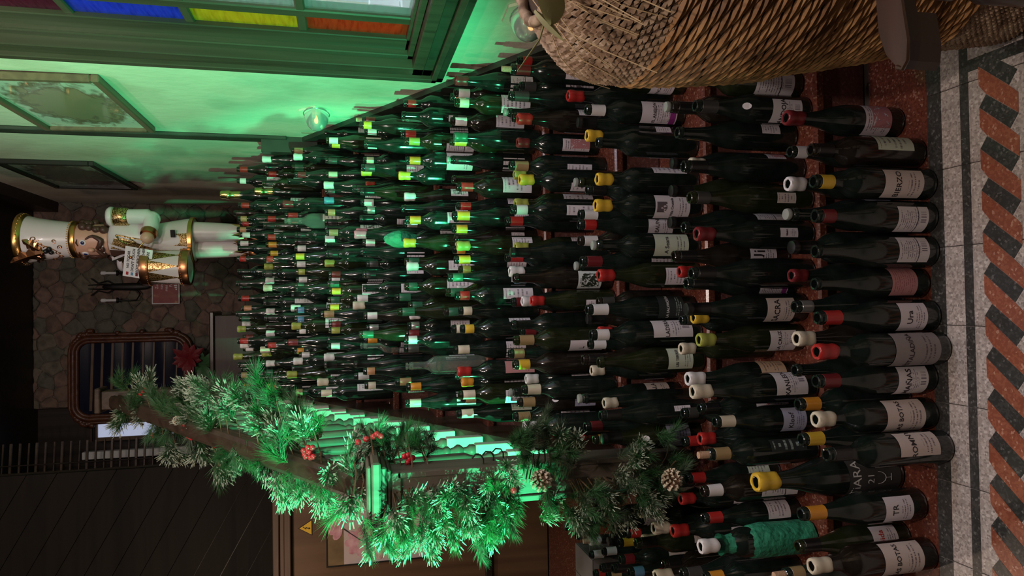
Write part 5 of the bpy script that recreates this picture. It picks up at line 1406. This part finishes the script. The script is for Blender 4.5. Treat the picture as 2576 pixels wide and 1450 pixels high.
# ornate mirror; slats in front of the glass stand in for reflected beams
t = thing('ornate_mirror', 'dark mirror in a carved reddish-brown scrolled frame on the stone wall', 'mirror', (-.57, yb, 2.62))
M['fr_carved'] = noise_col(mat('carved_mahogany', rough=.4), [(.06, .018, .010), (.13, .045, .022)], scale=18, bump=.5)
w_, h_ = .30, .80
def rrect(w_, h_, r_, n_=7):
    out_ = []
    for (cx_, cz, a0) in ((w_ - r_, h_ - r_, 0), (-w_ + r_, h_ - r_, pi / 2), (-w_ + r_, r_, pi), (w_ - r_, r_, 3 * pi / 2)):
        for i in range(n_ + 1): a = a0 + pi / 2 * i / n_; out_.append((cx_ + r_ * math.cos(a), cz + r_ * math.sin(a)))
    return out_
for (off, rr, yy) in ((0, .016, -.02), (.025, .022, -.025), (.055, .014, -.015)):
    b = MB(); b.tube([(x, yy, z + off * (1 if z > .4 else -1)) for x, z in rrect(w_ + off, h_, .09 + off)], rr, 8, closed=True); part('frame_moulding', b, M['fr_carved'], t, smooth=True)
b = MB(); pr = rrect(w_ + .075, h_ + .03, .14, 9)
for i, (x, z) in enumerate(pr):
    for q in range(3):
        x2, z2 = pr[(i + 1) % len(pr)]; u = q / 3; X_, Z_ = x + (x2 - x) * u, z + (z2 - z) * u
        cx_, cz_ = X_, Z_ - .4; s_ = .012 + .010 * abs(math.sin(i * 1.7 + q)); b.sphere((X_ * (1 + .03 * math.sin(i * 2 + q)), -.02, Z_), s_, 8, 6, sy=.7)
part('carved_scrolls', b, M['fr_carved'], t, smooth=True)['kind'] = 'stuff'
b = MB(); b.prism(rrect(w_ + .01, h_, .09), -.012, .0, plane='xz'); part('mirror_glass', b, M['glass_dark'], t)
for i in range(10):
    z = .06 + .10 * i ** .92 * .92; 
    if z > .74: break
    b = MB(); b.box(-w_ + .02, w_ - .02, -.020, -.013, z, z + .010 + i * .0012); part('beam_reflection_slat', b, M['wd_panel'], t, rot=(0, .03, 0))
# poinsettia spray and fern in front of the mirror
t = thing('poinsettia_spray', 'dark red poinsettia with green leaves and a fan of fronds, below the mirror', 'flowers', (-.50, 6.15, 2.34))
b = MB(); b.lathe([(.05, -.76), (.07, -.74), (.085, -.45), (.075, -.2), (.05, -.12), (.06, -.08)], 20); part('vase', b, M['fr_black'], t, smooth=True)
rnd = random.Random(6)
for i in range(14):
    a = 2 * pi * i / 14 + rnd.uniform(-.2, .2); c0 = Vector((.08, -.03, .22)); L_ = rnd.uniform(.09, .15)
    part('petal', leaf(c0, c0 + Vector((math.cos(a) * L_, -.05 + rnd.uniform(-.03, .03), math.sin(a) * L_)), .028, 6, .01), mat('red_petal', (.20, .012, .02), .6) if i == 0 else bpy.data.materials['red_petal'], t)
for i in range(9):
    a = rnd.uniform(0, 2 * pi); c0 = Vector((.02, 0, .12)); L_ = rnd.uniform(.12, .2)
    part('leaf', leaf(c0, c0 + Vector((math.cos(a) * L_, -.03, math.sin(a) * L_)), .032, 6, .01), M['needle'], t)
b = MB()
for i in range(26):
    a = -2.6 + i * .09; b.tube([(0, 0, .05), (math.cos(a) * .14, -.03, .05 + math.sin(a) * .12), (math.cos(a) * .27, -.03, .03 + math.sin(a) * .20)], .0022, 4)
b.tube([(0, 0, -.1), (0, 0, .05), (.08, -.02, .22)], .005, 6)
part('frond', b, M['needle2'], t)
t = thing('sideboard', 'dark brown panelled sideboard back against the stone wall on the landing', 'cabinet', (-.40, 5.87, 10 * RI))
b = MB(); b.box(-.62, .33, -.16, .16, 0, .70, bev=.005); part('body', b, wood('dark_sideboard', (.055, .035, .03), (.085, .055, .045), 0), t)
b = MB(); b.box(-.65, .36, -.18, .18, .70, .735, bev=.008); part('top', b, M['wd_chair'], t)
# lit doorway pane far left
t = thing('lit_cabinet_window', 'small lit blue-white panel in a dark frame at the far left of the landing', 'panel', (-.93, 6.32, 2.72))
b = MB(); b.box(-.12, .12, 0, .02, 0, .56); part('lit_panel', b, mat('lit_panel', (.5, .55, .7), .6, emit=(.55, .62, .85), es=.55), t)
b = MB()
for x0, x1, z0_, z1 in ((-.15, .15, .56, .575), (-.15, .15, .60, .612), (.12, .15, 0, .56), (-.15, -.12, 0, .56)): b.box(x0, x1, -.02, .02, z0_, z1, bev=.003)
part('frame', b, M['wd_trim'], t)
t = thing('pale_jamb', 'pale upright jamb strip left of the lit panel', 'trim', (-1.19, 6.32, 2.55)); b = MB(); b.box(-.03, .03, -.03, .03, 0, .84, bev=.004); part('strip', b, M['white_paint'], t)
# woven blind, dark, upper left
t = thing('woven_blind', 'dark slatted blind hanging in the shadows above the garland', 'blind', (-1.22, 5.2, 2.6)); 
for i in range(26):
    b = MB(); b.box(-.30, .34, -.006, .006, i * .05, i * .05 + .008 + .004 * (i % 3), bev=.002); part('slat', b, M['wd_rail'], t, (.0, 0, 0), (0, 0, .12))
b = MB()
for x in (-.2, 0, .2): b.tube([(x, 0, 0), (x, 0, 1.3)], .004, 5)
part('cord', b, M['wd_dark'], t)
# ------------------------------------------------------------------ panel wall: painting and warning sign
t = thing('magnolia_painting', 'unframed painting of pink magnolia blossoms on a pale panel', 'painting', (-1.245, 4.05, .85)); t.scale = (1.42, 1.42, 1.42)
b = MB(); b.box(-.145, .315, -.022, -.001, 0, .412); part('canvas', b, M['fr_black'], t)
b = MB(); b.quad((-.138, -.0235, .345), (.308, -.0235, .345), (.308, -.0235, .405), (-.138, -.0235, .405)); part('painted_border', b, noise_col(mat('ochre_painted_border', rough=.7), [(.13, .08, .035), (.24, .16, .07)], scale=14), t)
b = MB(); b.quad((-.138, -.0235, .008), (.308, -.0235, .008), (.308, -.0235, .345), (-.138, -.0235, .345)); part('painted_ground', b, noise_col(mat('painted_pale_ground', rough=.7), [(.40, .27, .20), (.58, .46, .42), (.50, .42, .46)], scale=6, stretch=(3, 1, .4), detail=6), t)
M['petal_p'] = noise_col(mat('painted_pink_petal', rough=.7), [(.50, .17, .22), (.78, .48, .50)], scale=30)
def bloom(cx_, cz, s_, n_, a0, sp_):
    for i in range(n_):
        a = a0 + sp_ * (i - (n_ - 1) / 2); b = MB(); pts_ = []
        for q in range(10):
            u = 2 * pi * q / 10; L_ = s_ * (.5 + .5 * math.cos(u)); w_ = s_ * .30 * math.sin(u)
            pts_.append((cx_ + L_ * math.cos(a) - w_ * math.sin(a), cz + L_ * math.sin(a) + w_ * math.cos(a)))
        b.prism(pts_, -.0240 - .0003 * i, -.0246 - .0003 * i, plane='xz'); part('painted_petal', b, M['petal_p'], t)
b = MB(); b.tube([(-.02, -.0245, .01), (-.04, -.0245, .10), (-.05, -.0245, .19), (-.05, -.0245, .28), (.0, -.0245, .345)], .0025, 5); b.tube([(.0, -.0245, .19), (.035, -.0245, .30), (.05, -.0245, .335)], .0016, 5); b.tube([(.015, -.0245, .10), (.05, -.0245, .16), (.04, -.0245, .22)], .0016, 5); part('painted_branch', b, M['ink'], t)
bloom(.005, .355, .052, 5, 1.2, .7); bloom(-.055, .285, .058, 7, 1.6, .8); bloom(-.075, .225, .058, 7, 1.9, .8); bloom(-.04, .17, .045, 5, 1.5, .7)
t = thing('warning_sign', 'yellow triangular high-voltage warning sign on the brown panel wall', 'sign', (-1.231, 4.05, 1.510)); t.scale = (1.46, 1.46, 1.46)
b = MB(); b.prism([(-.030, 0), (.030, 0), (0, .050)], -.002, -.0005, plane='xz'); part('black_edge', b, M['black'], t)
b = MB(); b.prism([(-.0265, .0022), (.0265, .0022), (0, .0462)], -.0026, -.002, plane='xz'); part('yellow_face', b, mat('sign_yellow', (.75, .46, .03), .5), t)
b = MB(); b.prism([(.004, .034), (-.006, .022), (-.001, .022), (-.004, .012), (-.007, .013), (-.002, .005), (.002, .012), (-.001, .0125), (.004, .0235), (-.001, .0235), (.006, .033)], -.0031, -.0026, plane='xz'); part('bolt_symbol', b, M['black'], t)
t = thing('grey_carton', 'plain grey carton among the bottles at the far left', 'box', (-1.08, 2.62, RI)); b = MB(); b.box(-.12, .10, -.10, .10, 0, .26, bev=.004); part('carton_body', b, mat('grey_card', (.16, .14, .13), .8), t)
b = MB(); b.box(-.12, -.012, -.10, .10, .26, .263); b.box(-.008, .10, -.10, .10, .26, .263); part('carton_flap', b, bpy.data.materials['grey_card'], t)
